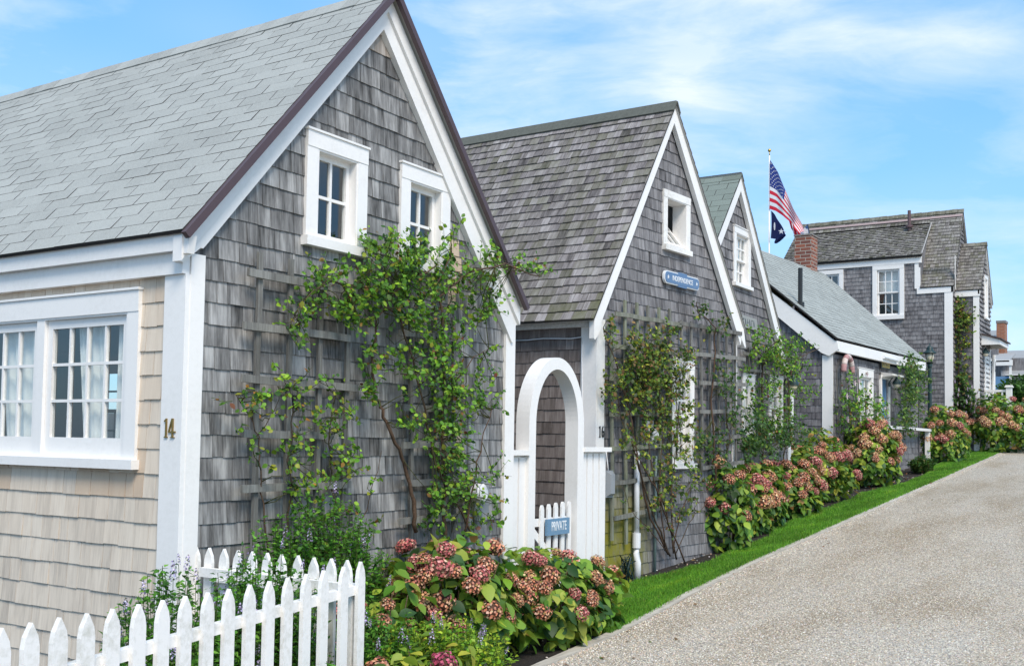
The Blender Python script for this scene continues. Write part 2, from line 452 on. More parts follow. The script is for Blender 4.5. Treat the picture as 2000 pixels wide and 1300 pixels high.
def roof_part(root, S, hull, mat, tint, seed=1, expo=.13, wr=(.08, .2), thick=.014, uniform=None, name='roof', gap=.004, jit=.003, label=None, slab=.06):
    mb = MB(); shingle(mb, S, hull, (), expo, wr, thick, top=.004, gap=gap, tint=tint, rnd=random.Random(seed), uniform=uniform, jit=jit, side_mi=1 if uniform else 0)
    O, U, V, Nn = S
    A = [O+U*p[0]+V*p[1]+Nn*.001 for p in hull]; Bk = [p-Nn*slab for p in A]
    if U.cross(V).dot(Nn) < 0: A, Bk = A[::-1], Bk[::-1]
    mb.poly(A, None, (.3, 0, 0), 1); mb.poly(Bk[::-1], None, (1, 1, 1), 2)
    for i in range(len(A)):
        j = (i+1) % len(A); mb.poly([A[i], Bk[i], Bk[j], A[j]], None, (.3, 0, 0), 1)
    return mb.build(name, [mat, M['paper'], M['plaster']], root, label)

def board(mb, S, pts, n0, n1, col=(1, 1, 1)):
    "prism of the (u, v) outline from offset n0 to n1 along the surface normal"
    O, U, V, Nn = S
    mb.prism([O+U*p[0]+V*p[1]+Nn*n0 for p in pts], Nn*(n1-n0), col)
def rect(a, b, c, d): return [(a, c), (b, c), (b, d), (a, d)]
def window(root, S, x0, x1, z0, z1, cols=2, rows=2, side=.1, head=.1, sill=.06, proud=.03, recess=.09, sash=.04, bottom=None, mun=.02,
           double=False, label=None, mat='white', curtain=None, tilt=None, mull=None, drip=True, stool=.02, jd=None):
    """x0..z1: outer edge of the casing. returns the window and its opening"""
    O, U, V, Nn = S; W = M[mat]
    jd = jd or recess+.03; mb = MB()
    hx0, hx1, hz0, hz1 = x0+side, x1-side, z0+sill, z1-head
    board(mb, S, rect(x0, hx0, z0+sill, z1-head), -.005, proud); board(mb, S, rect(hx1, x1, z0+sill, z1-head), -.005, proud)
    board(mb, S, rect(x0, x1, z1-head, z1), -.005, proud+.004)
    if drip: board(mb, S, rect(x0-.008, x1+.008, z1, z1+.014), -.005, proud+.014)
    # jambs
    board(mb, S, rect(hx0-.002, hx0+.012, hz0, hz1), -jd, proud-.004); board(mb, S, rect(hx1-.012, hx1+.002, hz0, hz1), -jd, proud-.004)
    board(mb, S, rect(hx0+.012, hx1-.012, hz1-.012, hz1+.002), -jd, proud-.004); board(mb, S, rect(hx0+.012, hx1-.012, hz0-.002, hz0+.012), -jd, proud-.004)
    if mull:
        for (ma, mb_) in mull: board(mb, S, rect(ma, mb_, hz0+.012, hz1-.012), -recess-.03, proud-.006)
    w = mb.build('window', W, root, label, bevel=.0025)
    s = MB(); board(s, S, rect(x0-stool, x1+stool, z0, z0+sill), -.005, proud+.035); s.build('sill', W, w, bevel=.006)
    # sashes
    spans = [(hx0+.012, hx1-.012)]
    if mull:
        spans = []; a = hx0+.012
        for (ma, mb_) in mull: spans.append((a, ma)); a = mb_
        spans.append((a, hx1-.012))
    for si, (a, b) in enumerate(spans):
        parts = [(hz0+.012, hz1-.012, 0)]
        if double:
            mid = (hz0+hz1)/2; parts = [(mid-.015, hz1-.012, .0), (hz0+.012, mid+.015, -.028)]
        for pi, (c, d, dn) in enumerate(parts):
            nb = -recess+dn; T = 0
            SS = S
            if tilt:
                th = math.radians(tilt)
                V2 = (V*math.cos(th)-Nn*math.sin(th)); N2 = (Nn*math.cos(th)+V*math.sin(th))
                O2 = O+V*c+Nn*nb; SS = (O2-V2*c-N2*nb, U, V2, N2)
            q = MB(); bt = bottom or sash
            board(q, SS, rect(a+.002, a+sash, c, d), nb, nb+.032); board(q, SS, rect(b-sash, b-.002, c, d), nb, nb+.032)
            board(q, SS, rect(a+sash, b-sash, d-sash, d), nb, nb+.032); board(q, SS, rect(a+sash, b-sash, c, c+(bt if pi == len(parts)-1 else sash*.8)), nb, nb+.032)
            ga, gb, gc, gd = a+sash, b-sash, c+(bt if pi == len(parts)-1 else sash*.8), d-sash
            for k in range(1, cols):
                m_ = ga+(gb-ga)*k/cols; board(q, SS, rect(m_-mun/2, m_+mun/2, gc, gd), nb+.006, nb+.028)
            rr = rows
            for k in range(1, rr):
                m_ = gc+(gd-gc)*k/rr; board(q, SS, rect(ga, gb, m_-mun/2, m_+mun/2), nb+.0065, nb+.0285)
            q.build('sash', W, w, bevel=.0015)
            g = MB(); O_, U_, V_, N_ = SS
            gp = [O_+U_*p[0]+V_*p[1]+N_*(nb+.014) for p in rect(ga-.004, gb+.004, gc-.004, gd+.004)]
            g.poly(gp if U_.cross(V_).dot(N_) > 0 else gp[::-1]); g.build('pane', M['glass'], w)
        if curtain:
            for (ca, cb, lean) in curtain[si]:
                cm = MB(); n = 26; cc = (hz0-.05, hz1+.03)
                for i in range(n):
                    pts = []
                    for (ii, zz) in ((i, cc[0]), (i+1, cc[0]), (i+1, cc[1]), (i, cc[1])):
                        t = ii/n; tz = (zz-cc[0])/(cc[1]-cc[0]); x = ca+(cb-ca)*t
                        x = (ca+cb)/2+(x-(ca+cb)/2)*(.8+.2*tz)+lean*(1-tz)
                        dn = .012*math.sin(t*31)+.008*math.sin(t*13+1)
                        pts.append(O+U*x+V*zz+Nn*(-recess-.05+dn))
                    cm.poly(pts)
                cm.build('curtain', M['curtain'], w, smooth=True)
    return w, (hx0, hx1, hz0, hz1)
def hole(x0, x1, z0, z1, side=.1, head=.1, sill=.06): return (x0+side-.004, x1-side+.004, z0+sill-.004, z1-head+.004)

def text_mesh(txt, size, S, u, v, n, mat, parent, name='lettering', sx=1.0, ext=.004, bold=.0, align='CENTER'):
    cu = bpy.data.curves.new('txt', 'FONT'); cu.body = txt; cu.size = size; cu.extrude = ext; cu.offset = bold
    cu.align_x = align; cu.align_y = 'CENTER'
    o = bpy.data.objects.new('txt', cu); COL.objects.link(o); dg = bpy.context.evaluated_depsgraph_get()
    me = bpy.data.meshes.new_from_object(o.evaluated_get(dg)); COL.objects.unlink(o); bpy.data.objects.remove(o)
    O, U, V, Nn = S; off = Vector(root_of(parent).location) if parent else Vector()
    for ve in me.vertices:
        p = O+U*(u+ve.co.x*sx)+V*(v+ve.co.y)+Nn*(n+ve.co.z)-off; ve.co = p
    if U.cross(V).dot(Nn) < 0: me.flip_normals()
    me.materials.clear(); me.materials.append(mat); me.name = name
    ob = bpy.data.objects.new(name, me); COL.objects.link(ob)
    if parent: ob.parent = parent
    return ob
YV = Vector((0, 1, 0)); XV = Vector((1, 0, 0))
def side_frame(X, y0=0): return (Vector((X, y0, 0)), YV, ZV, -XV)
def slope_frame(P, Q):
    "roof slope whose lower edge passes P and whose ridge passes Q (same y): U along +Y, V up the slope"
    V = (Vector(Q)-Vector(P)).normalized(); N = V.cross(YV)
    if N.z < 0: N = -N
    return (Vector(P), YV, V, N)
def rake_boards(root, S, apex, L, R_, iapex, iL, iR, n=.06, drop=(.12, .12), split=.5, step=.022, mat='white', name='rake_board', two=True):
    O, U, V, Nn = S
    for s, end, iend, dr in ((-1, L, iL, drop[0]), (1, R_, iR, drop[1])):
        mb = MB()
        m0 = (apex[0]*(1-split)+iapex[0]*split, apex[1]*(1-split)+iapex[1]*split)
        eb = (end[0], end[1]-dr)
        if two:
            board(mb, S, [apex, end, eb, m0], 0, n+step)
            board(mb, S, [m0, eb, (end[0]+s*-.03, eb[1]-.005), (iend[0]+s*.0+s*.02, iend[1]-.0), iend, iapex], 0, n)
        else: board(mb, S, [apex, end, iend, iapex], 0, n)
        mb.build(name, M[mat], root, bevel=.004)
def ridge_cap(root, x, y0, y1, z, mL, mR, mat, w=.13, seg=.2, t=.012, name='ridge_cap', tint=.5, seed=3):
    mb = MB(); rnd = random.Random(seed); y = y0
    while y < y1:
        b = min(y+seg, y1); c = (rnd.random(), 0, rnd.random()*tint)
        for s, m in ((-1, mL), (1, mR)):
            d = Vector((s, 0, -m)).normalized(); n = Vector((s*m, 0, 1)).normalized()
            P = Vector((x, y, z)); h = t*rnd.uniform(1, 1.6)
            mb.obox(P, d, YV, n, 0, w, 0, b-y-.002, .0, h, c)
        y = b
    return mb.build(name, mat, root)
def t_grey(lo=.2, hi=.8, pdark=.1, plight=.06, green=None):
    def f(u, v, r):
        x = r.uniform(lo, hi); q = r.random()
        if q < pdark: x -= .28
        elif q > 1-plight: x += .25
        return (x, 0, green(u, v, r) if green else 0)
    return f

# ================================================================== cottage 14
H1 = thing('cottage', 'nearest grey shingled cottage with pale grey-green asphalt roof, numbered 14', 'house', (5.67, 8.5, gz(5)), 'gabled cottages along the lane')
F1 = wallframe((0, 4.765))
T1 = t_grey(.22, .80, .12, .08)
def t1(u, v, r):
    c = T1(u, v, r)
    if 6.44 < u < 6.60 and 2.55 < v < 3.05: return (.8, .95, 0)
    if 6.40 < u < 6.68 and 1.42 < v < 1.62: return (.95, .75, 0)
    if v > 4.15: return (.7, .35, 0)
    return c
W1 = (4.90, 5.485, 2.815, 3.56); W2 = (5.85, 6.44, 2.815, 3.56)
hol1 = [hole(*W1, .1, .105, .06), hole(*W2, .1, .105, .06)]
wall_part(H1, F1, [(3.99, -.3), (7.35, -.3), (7.35, 2.62), (5.65, 4.56), (3.99, 2.62)], hol1, M['cedar_gable'], t1, seed=3, wr=(.07, .19), label='silvery grey shingled gable wall')
S1 = side_frame(3.995)
SW = (5.13, 7.02, 1.40, 2.437)
def t1s(u, v, r):
    k = min(1, max(0, (v-.35)/1.3)); x = .30+.42*k+r.uniform(-.15, .15)
    if r.random() < .2: x -= .35*(1.25-k)
    g = .12+.5*k*k*r.uniform(.3, 1)
    if 1.16 < v < 1.42 and r.random() < .4: x -= .2; g = .9
    return (x, g, 0)
wall_part(H1, S1, rect(4.75, 12.4, -.3, 2.55), [hole(*SW, .1, .125, .055)], M['cedar_new'], t1s, seed=5, expo=.14, wr=(.07, .17), label='fresh tan shingled side wall')
FB = (Vector((0, 12.4, 0)), XV, ZV, YV)
wall_part(H1, FB, [(3.99, -.3), (7.35, -.3), (7.35, 2.62), (5.65, 4.56), (3.99, 2.62)], [], M['cedar_gable'], T1, seed=31, wr=(.1, .25), expo=.25)
SR1 = (Vector((7.345, 0, 0)), YV, ZV, XV)
wall_part(H1, SR1, rect(4.77, 12.4, -.3, 2.6), [(7.1, 7.8, 1.4, 2.3), (9.4, 10.0, 1.4, 2.3)], M['cedar_gable'], T1, seed=32, wr=(.1, .2), expo=.14)
b = MB(); b.box(4.1, 7.24, 4.87, 12.3, .02, .06); b.build('floor', plain('dark_floor_boards', (.07, .05, .04), .5), H1)
b = MB(); b.box(4.1, 7.24, 4.87, 12.3, 2.50, 2.53); b.build('ceiling', M['plaster'], H1)
for wy0, wy1, wz0, wz1 in ((7.1, 7.8, 1.4, 2.3), (9.4, 10.0, 1.4, 2.3)): window(H1, SR1, wy0-.1, wy1+.1, wz0-.06, wz1+.1, 2, 2, double=True)
# dark sofa and lamp inside, seen through the panes
b = MB(); b.box(4.9, 6.9, 6.0, 6.9, .06, .55); b.box(4.9, 6.9, 6.75, 7.0, .5, 1.1); b.box(4.9, 5.15, 6.0, 6.9, .5, .8)
sofa = b.build('sofa', plain('charcoal_upholstery', (.03, .03, .032), .9), None, bevel=.05); tag(sofa, 'dark upholstered sofa inside the cottage behind the many-paned window', 'sofa')
window(H1, F1, *W1, 2, 2, .1, .105, .06, .03, .065, .035, label='small four-pane gable window on the left')
window(H1, F1, *W2, 2, 2, .1, .105, .06, .03, .065, .035, label='small four-pane gable window behind the rose tips')
window(H1, S1, *SW, 4, 3, .1, .125, .055, .03, .03, .055, bottom=.11, mun=.018, mull=[(6.035, 6.115)], label='wide pair of twelve-pane casements with white curtains',
       curtain=[[(5.23, 5.44, .03), (5.56, 5.84, -.08)], [(6.20, 6.66, -.08), (6.78, 6.95, 0)]])
# corner boards
b = MB(); b.box(3.965, 4.0, 4.735, 4.91, -.3, 2.5); b.build('corner_board', M['white'], H1, bevel=.003)
b = MB(); b.box(4.0, 4.10, 4.732, 4.775, -.3, 2.62); b.build('corner_board', M['white'], H1, bevel=.003)
b = MB(); b.box(7.232, 7.372, 4.732, 4.775, -.3, 2.60); b.build('corner_board', M['white'], H1, bevel=.003)
b = MB(); b.box(7.345, 7.376, 4.775, 4.9, -.3, 2.60); b.build('corner_board', M['white'], H1, bevel=.003)
# fascia under the eave
b = MB(); b.box(3.945, 3.995, 4.74, 12.4, 2.500, 2.622); b.build('frieze', M['white'], H1, bevel=.003)
b = MB(); b.box(3.905, 3.99, 4.70, 12.4, 2.622, 2.715); b.build('fascia', M['white'], H1, bevel=.004)
FR1 = wallframe((0, 4.765))
rake_boards(H1, FR1, (5.63, 4.665), (3.895, 2.70), (7.375, 2.69), (5.595, 4.43), (4.065, 2.655), (7.29, 2.40), n=.052, drop=(.14, .14), split=.46)
ap = (5.63, 4.718)
mz = 1.135
SLl = slope_frame((3.872, 0, 4.718-mz*(5.63-3.872)), (5.63, 0, 4.718)); SLr = slope_frame((7.40, 0, 4.718-mz*(7.40-5.63)), (5.63, 0, 4.718))
Lr = math.hypot(5.63-3.872, mz*(5.63-3.872))
ta = lambda u, v, r: (r.uniform(.25, .75), 0, 0)
roof_part(H1, SLl, rect(4.655, 12.5, 0, Lr), M['asphalt_light'], ta, seed=9, expo=.112, thick=.006, uniform=.29, gap=.007, jit=.0008, slab=.018, label='near roof slope of pale grey-green shingles')
roof_part(H1, SLr, rect(4.655, 12.5, 0, math.hypot(1.77, mz*1.77)), M['asphalt_light'], ta, seed=10, expo=.112, thick=.006, uniform=.29, gap=.005, jit=.0008, slab=.018)
ridge_cap(H1, 5.63, 4.65, 12.5, 4.724, mz, mz, M['asphalt_light'], w=.14, seg=.14, t=.007, tint=0)
b = MB()
for P0, P1 in (((3.865, 2.70), (5.63, 4.708)), ((7.405, 2.69), (5.63, 4.708))):
    O = Vector((P0[0], 4.62, P0[1])); D = (Vector((P1[0], 4.62, P1[1]))-O); Ln = D.length; D.normalize(); Nn = D.cross(YV); Nn = Nn if Nn.z > 0 else -Nn
    b.obox(O, D, YV, Nn, 0, Ln, 0, .036, -.034, .010)
b.build('drip_edge', M['brown_metal'], H1)
b = MB(); b.prism([(3.905, 4.70, 2.60), (3.905, 4.70, 2.70), (3.905, 4.64, 2.70), (3.905, 4.66, 2.60)], (.05, 0, 0)); b.build('eave_return', M['white'], H1)
# number 14 in brass
def numeral(S, strokes, u, v, h, n, mat, root):
    mb = MB()
    for st in strokes: board(mb, S, [(u+x*h, v+y*h) for x, y in st], n, n+.008)
    return mb.build('house_number', mat, root, bevel=.001)
one = [[(-.06, 0), (.20, 0), (.20, .05), (.13, .07), (.13, 1.0), (.07, 1.0), (-.07, .88), (-.07, .82), (.03, .86), (.03, .07), (-.06, .05)]]
four = [[(.42, .0), (.74, 0), (.74, .05), (.63, .07), (.63, 1.0), (.55, 1.0), (.30, .36), (.30, .26), (.53, .26), (.53, .07), (.42, .05)], [(.63, .26), (.80, .26), (.80, .34), (.63, .34)]]
# cut the counter of the 4 by building it from strokes
four = [[(.53, .0), (.63, 0), (.63, 1.0), (.53, 1.0)], [(.42, 0), (.53, 0), (.53, .05), (.42, .04)], [(.63, 0), (.74, 0), (.74, .04), (.63, .05)], [(.27, .26), (.53, .26), (.53, .345), (.27, .345)], [(.63, .26), (.80, .26), (.80, .345), (.63, .345)], [(.27, .345), (.36, .345), (.53, .86), (.53, 1.0), (.51, 1.0)]]
SN = (Vector((3.965, 4.90, 0)), -YV, ZV, -XV)
numeral(SN, one, .035, 1.585, .108, 0, M['brass'], H1); numeral(SN, four, .035, 1.585, .108, .0005, M['brass'], H1)

# ================================================================== cottage 16
A2 = -5.0
F2 = wallframe((9.743, 5.25), A2)
H2 = thing('cottage', 'second cottage with mossy wood shingle roof and small open gable window, numbered 16', 'house', (11.3, 8, gz(11)), 'gabled cottages along the lane')
F2b = (F2[0]-F2[3]*.025, F2[1], F2[2], F2[3])
def t2(u, v, r):
    x = r.uniform(.22, .75)
    if r.random() < .12: x -= .2
    g = 0
    if u < 1.25 and v < 1.25: g = min(1, (1.25-v)*1.6)*(1 if u < .75 else max(0, (1.25-u)*2))*r.uniform(.75, 1.1)
    return (x, 0, g)
w2a = (1.365, 2.0, 3.815, 4.515); w2b = (1.59, 2.13, 1.30, 2.575)
hull2 = [(.02, -.1), (3.24, -.1), (3.24, 3.0), (1.50, 5.38), (.02, 3.0)]
wall_part(H2, F2b, hull2, [hole(*w2a, .085, .085, .06), hole(*w2b, .09, .1, .06)], M['cedar_purple'], t2, seed=12, expo=.124, wr=(.06, .16), label='grey shingled gable wall with green moss near the ground')
S2 = side_frame(9.765)
wall_part(H2, S2, rect(5.26, 10.5, -.1, 2.86), [], M['cedar_brown'], t_grey(.3, .7, .1, .05), seed=14, expo=.127, wr=(.09, .2), label='brownish shingled side wall')
window(H2, F2b, *w2a, 3, 2, .085, .085, .06, .028, .03, .035, tilt=38, jd=.16, label='small gable window with its sash tilted open inward', mat='white_old', stool=.0, drip=False)
window(H2, F2b, *w2b, 3, 3, .09, .1, .06, .028, .05, .035, double=True, label='tall white window behind the yellowing rose')
b = MB(); b.box(9.735, 9.768, 5.245, 5.43, -.1, 2.80); b.build('corner_board', M['white'], H2, bevel=.003)
b = MB(); board(b, F2, rect(.027, .155, -.1, 2.88), -.03, .003); b.build('corner_board', M['white'], H2, bevel=.003)
b = MB(); board(b, F2, rect(3.17, 3.265, -.1, 2.9), -.03, .003); b.build('corner_board', M['white_old'], H2, bevel=.003)
b = MB(); b.box(9.70, 9.765, 5.22, 10.5, 2.795, 2.875); b.build('frieze', M['white_old'], H2, bevel=.003)
rake_boards(H2, F2, (1.50, 5.50), (-.14, 2.87), (3.335, 3.09), (1.50, 5.30), (-.02, 2.80), (3.26, 2.86), n=.055, drop=(.20, .22), split=.98, two=False)
b = MB(); board(b, F2, [(-.14, 2.87), (.0, 2.82), (-.04, 2.72), (-.125, 2.64), (-.14, 2.66)], 0, .06); b.build('rake_foot', M['white'], H2, bevel=.003)
b = MB(); board(b, F2, [(3.26, 3.05), (3.335, 3.09), (3.40, 2.85), (3.38, 2.83), (3.22, 3.0)], 0, .06); b.build('rake_foot', M['white'], H2, bevel=.003)
def moss2(u, v, r): return .5*r.random()**2+(.35 if v < .35 and r.random() < .4 else 0)
P2 = F2[0]+F2[1]*(-.18)+F2[3]*.078; Q2 = F2[0]+F2[1]*1.50+F2[3]*.078
sl2 = slope_frame((P2.x, 0, 2.85), (Q2.x, 0, 5.525)); L2 = (Vector((P2.x, 0, 2.85))-Vector((Q2.x, 0, 5.525))).length
roof_part(H2, sl2, [(P2.y, 0), (10.6, 0), (10.6, L2), (Q2.y, L2)], M['roof_cedar'], t_grey(.15, .85, .15, .08, moss2), seed=17, expo=.118, wr=(.06, .16), thick=.018, gap=.003, jit=.007, slab=.015, label='near roof slope of old mossy wood shingles')
P2r = F2[0]+F2[1]*3.40+F2[3]*.078
sl2r = slope_frame((P2r.x, 0, 3.015), (Q2.x, 0, 5.525)); L2r = (Vector((P2r.x, 0, 3.015))-Vector((Q2.x, 0, 5.525))).length
roof_part(H2, sl2r, [(P2r.y, 0), (10.6, 0), (10.6, L2r), (Q2.y, L2r)], M['roof_cedar'], t_grey(.15, .85, .15, .08, moss2), seed=18, expo=.125, wr=(.07, .16), thick=.018, gap=.006, jit=.007, slab=.015)
m2 = (5.57-2.86)/(Q2.x-P2.x)
ridge_cap(H2, Q2.x, Q2.y-.01, 10.6, 5.542, m2, 1.33, plain('weathered_ridge_board', (.10, .105, .09), .95, bmp=.6, var=.35), w=.15, seg=2.4, t=.02, name='ridge_board')
b = MB(); n_ = 14
b = MB(); board(b, F2b, rect(.16, 3.2, -.25, .0), -.02, .03); b.build('foundation', M['stone'], H2)
b = MB(); b.prism([(13.0, 5.05, -.2), (13.0, 10.5, -.2), (13.0, 10.5, 3.1), (13.0, 5.05, 3.1)], (.05, 0, 0)); b.build('wall', M['cedar_dark'], H2)
six = [[(.55+.21*math.cos(a)*1.0, .29+.29*math.sin(a)) for a in [i*2*PI/16 for i in range(16)]]]
def ring(mb, S, cu, cv, ru, rv, w, n0, n1, a0=0, a1=2*PI, seg=18):
    O, U, V, Nn = S
    for i in range(seg):
        t0, t1 = a0+(a1-a0)*i/seg, a0+(a1-a0)*(i+1)/seg
        board(mb, S, [(cu+ru*math.cos(t0), cv+rv*math.sin(t0)), (cu+ru*math.cos(t1), cv+rv*math.sin(t1)), (cu+(ru-w)*math.cos(t1), cv+(rv-w*.6)*math.sin(t1)), (cu+(ru-w)*math.cos(t0), cv+(rv-w*.6)*math.sin(t0))], n0, n1)
h = .118; u0 = .062; z0 = 1.645
numeral(F2, one, u0, z0, h, .003, M['black'], H2)
b = MB(); ring(b, F2, u0+.54*h, z0+.30*h, .19*h, .30*h, .085*h, .003, .015); ring(b, F2, u0+.60*h, z0+.42*h, .25*h, .58*h, .085*h, .0035, .0155, PI*.52, PI*1.0, 8); b.build('house_number', M['black'], H2)
# cable running over the side wall
cb = MB(); pts = [at_x(u, v, 9.735) for u, v in ((1004, 665), (1030, 664), (1060, 661), (1090, 661), (1115, 661), (1136, 658), (1137, 672), (1136, 700), (1137, 730), (1137, 780), (1139, 840))]
cb.tube(pts, .006, 6); tag(cb.build('cable', M['pvc'], None, smooth=True), 'thin pale cable stapled to the brown shingle wall behind the arch', 'cable')

# ================================================================== third cottage
F3 = wallframe((0, 5.52)); F3t = wallframe((0, 5.5))
H3 = thing('cottage', 'third cottage with steep narrow gable and green asphalt roof, behind the weathered grey sign', 'house', (14.4, 8, gz(14.4)), 'gabled cottages along the lane')
hull3 = [(12.3, 0), (16.75, 0), (16.75, 2.72), (14.42, 5.15), (12.3, 2.9)]
w3 = (14.25, 14.92, 3.835, 4.69); w3b = (14.62, 15.11, 1.70, 2.605); w3c = (15.75, 16.38, 1.70, 2.66)
wall_part(H3, F3, hull3, [hole(*w3, .09, .09, .05), hole(*w3b, .09, .09, .05), hole(*w3c, .09, .09, .05)], M['cedar_purple'], t_grey(.25, .8, .12, .06), seed=22, expo=.135, wr=(.07, .17), thick=.016)
window(H3, F3, *w3, 3, 2, .09, .09, .05, .03, .05, .035, double=True, label='tall white gable window with small panes', curtain=[[(14.36, 14.8, 0)]])
window(H3, F3, *w3b, 2, 2, .09, .09, .05, .03, .05, .035, double=True, label='ground floor window beside the corner of the second cottage')
window(H3, F3, *w3c, 2, 2, .09, .09, .05, .03, .05, .035, double=True, label='ground floor window behind the rose')
rake_boards(H3, F3t, (14.37, 5.41), (12.35, 3.0), (16.62, 2.68), (14.38, 5.20), (12.45, 2.86), (16.60, 2.42), n=.055, split=.98, two=False)
b = MB(); board(b, F3t, rect(16.66, 16.78, 0, 2.75), -.02, .004); b.build('corner_board', M['white_old'], H3)
m3L = (5.47-3.0)/(14.36-12.3)
sl3 = slope_frame((12.3, 0, 3.0), (14.36, 0, 5.435)); L3 = math.hypot(2.06, 2.47)
roof_part(H3, sl3, rect(5.425, 10.6, 0, L3), M['asphalt_green'], ta, seed=24, expo=.125, thick=.007, uniform=.30, gap=.008, jit=.001, slab=.015, label='green asphalt roof slope')
sl3r = slope_frame((16.68, 0, 2.65), (14.36, 0, 5.435)); L3r = math.hypot(2.34, 2.81)
roof_part(H3, sl3r, rect(5.425, 10.6, 0, L3r), M['asphalt_green'], ta, seed=25, expo=.125, thick=.007, uniform=.30, gap=.008, jit=.001, slab=.015)
ridge_cap(H3, 14.36, 5.42, 10.6, 5.44, m3L, m3L, M['asphalt_green'], w=.13, seg=.28, t=.008, tint=.25)
b = MB(); b.box(16.7, 16.75, 5.54, 10.5, 0, 2.7); b.build('wall', M['cedar_dark'], H3)

# ================================================================== low cottage with blue door
A4 = -3.2
F4 = wallframe((20.11, 5.80), A4); O4, U4, V4, N4 = F4
F4b = (O4-N4*.025, U4, V4, N4)
H4 = thing('cottage', 'low cottage with broad pale green roof, brick chimney and blue front door', 'house', (23, 7, gz(23)))
D4 = (3.0, 3.52)
w4 = (1.52, 2.48, 1.75, 3.16)
wall_part(H4, F4b, rect(.02, 5.85, .4, 3.33), [hole(*w4, .09, .1, .06), (D4[0]+.06, D4[1]-.06, .4, 3.04)], M['cedar_far'], t_grey(.3, .8, .08, .05), seed=41, expo=.13, wr=(.08, .2))
S4 = side_frame(20.13)
wall_part(H4, S4, [(5.8, .3), (12, .3), (12, 3.4), (9.0, 5.93), (6.0, 3.50), (5.8, 3.33)], [], M['cedar_dark'], t_grey(.2, .7, .12, .04), seed=42, expo=.128, wr=(.08, .18), label='dark shingled end wall')
b = MB(); b.box(20.10, 20.135, 5.79, 5.985, .3, 3.30); b.build('corner_board', M['white'], H4, bevel=.004)
window(H4, F4b, *w4, 3, 3, .09, .16, .06, .03, .06, .04, label='wide white window with narrow panes below the eave', curtain=[[(1.65, 2.35, 0)]])
# rake: near end
zR4 = lambda y: 3.60+(y-5.80)*.862
b = MB(); SK = side_frame(20.07)
board(b, SK, [(5.66, 3.40), (5.68, 3.52), (9.0, 3.54+(9.0-5.68)*.80), (9.0, 3.54+(9.0-5.68)*.80-.27), (5.98, 3.34), (5.84, 3.28)], -.04, .03); b.build('rake_board', M['white'], H4, bevel=.004)
# roof slope towards the lane
e0 = O4+U4*(-.10)+N4*.14; e1 = O4+U4*6.02+N4*.14
zE = 3.60; RY = 8.42; RZ = 5.97
Pn = Vector((e0.x, e0.y, zE)); Pf = Vector((e1.x, e1.y, zE)); Rn = Vector((e0.x, RY+.05, RZ)); Rf = Vector((e1.x+1.8, RY, RZ-.03))
Rf = on_plane(1600, 547, (27.5, 0, 0), XV)
Ro = Pn; Uu = (Pf-Pn).normalized(); tmp = (Rn-Pn); Vv = (tmp-Uu*tmp.dot(Uu)).normalized(); Nn4 = Uu.cross(Vv)
S4r = (Ro, Uu, Vv, Nn4)
q = lambda p: ((p-Ro).dot(Uu), (p-Ro).dot(Vv))
roof_part(H4, S4r, [q(Pn), q(Pf), q(Rf), q(Rn)], M['asphalt_pale'], ta, seed=44, expo=.125, thick=.009, uniform=.30, gap=.004, jit=.001, slab=.025, label='broad pale green roof slope')
b = MB(); bk = [Rn, Rf, Rf+Vector((0, 3.0, -2.6)), Rn+Vector((0, 3.0, -2.6))]; b.prism(bk, (0, 0, -.05)); b.build('roof', M['asphalt_pale'], H4)
b = MB(); b.prism([Pf+Vector((-.1, .15, -.25)), Pf+Vector((-.1, .15, -3)), Vector((27.2, 11, .9)), Vector((27.2, 8.4, 5.7))], (.03, 0, 0)); b.build('wall', M['cedar_dark'], H4)
b = MB(); board(b, F4, rect(-.06, 6.02, 3.365, 3.56), .04, .12); b.build('fascia', M['white'], H4, bevel=.004)
b = MB(); board(b, F4, rect(2.93, 3.02, .8, 3.10), -.03, .02); board(b, F4, rect(3.50, 3.585, .8, 3.10), -.03, .02); board(b, F4, rect(2.93, 3.585, 3.02, 3.10), -.03, .024); b.build('door_frame', M['white'], H4)
b = MB(); board(b, F4, rect(3.02, 3.50, .9, 3.03), -.06, -.03)
for (a, c) in ((1.2, 1.9), (2.05, 2.85)): 
    for (x, y) in ((3.08, 3.23), (3.29, 3.44)): board(b, F4, rect(x, y, a, c), -.03, -.022)
dr = b.build('door', M['door_blue'], H4, 'bright blue front door', bevel=.003)
b = MB(); b.tube([O4+U4*3.46+V4*1.95+N4*(-.03), O4+U4*3.46+V4*1.95+N4*.04], .02, 10); board(b, F4, rect(3.03, 3.10, 2.62, 2.66), -.03, -.01); b.build('handle', M['black'], dr)
# little hood over the door
b = MB(); P = lambda s, n, z: O4+U4*s+N4*n+ZV*z
b.poly([P(2.98, 0, 3.16), P(3.62, 0, 3.16), P(3.74, .26, 3.10), P(2.92, .26, 3.10)][::-1]); b.poly([P(2.98, 0, 3.05), P(3.58, 0, 3.05), P(3.74, .26, 3.08), P(2.92, .26, 3.08)])
b.poly([P(2.92, .26, 3.08), P(3.74, .26, 3.08), P(3.74, .26, 3.12), P(2.92, .26, 3.12)]); b.poly([P(2.98, 0, 3.05), P(2.92, .26, 3.08), P(2.92, .26, 3.12), P(2.98, 0, 3.16)]); b.poly([P(3.58, 0, 3.05), P(3.74, .26, 3.08), P(3.74, .26, 3.12), P(3.62, 0, 3.16)][::-1])
b.build('door_hood', M['white_old'], H4)
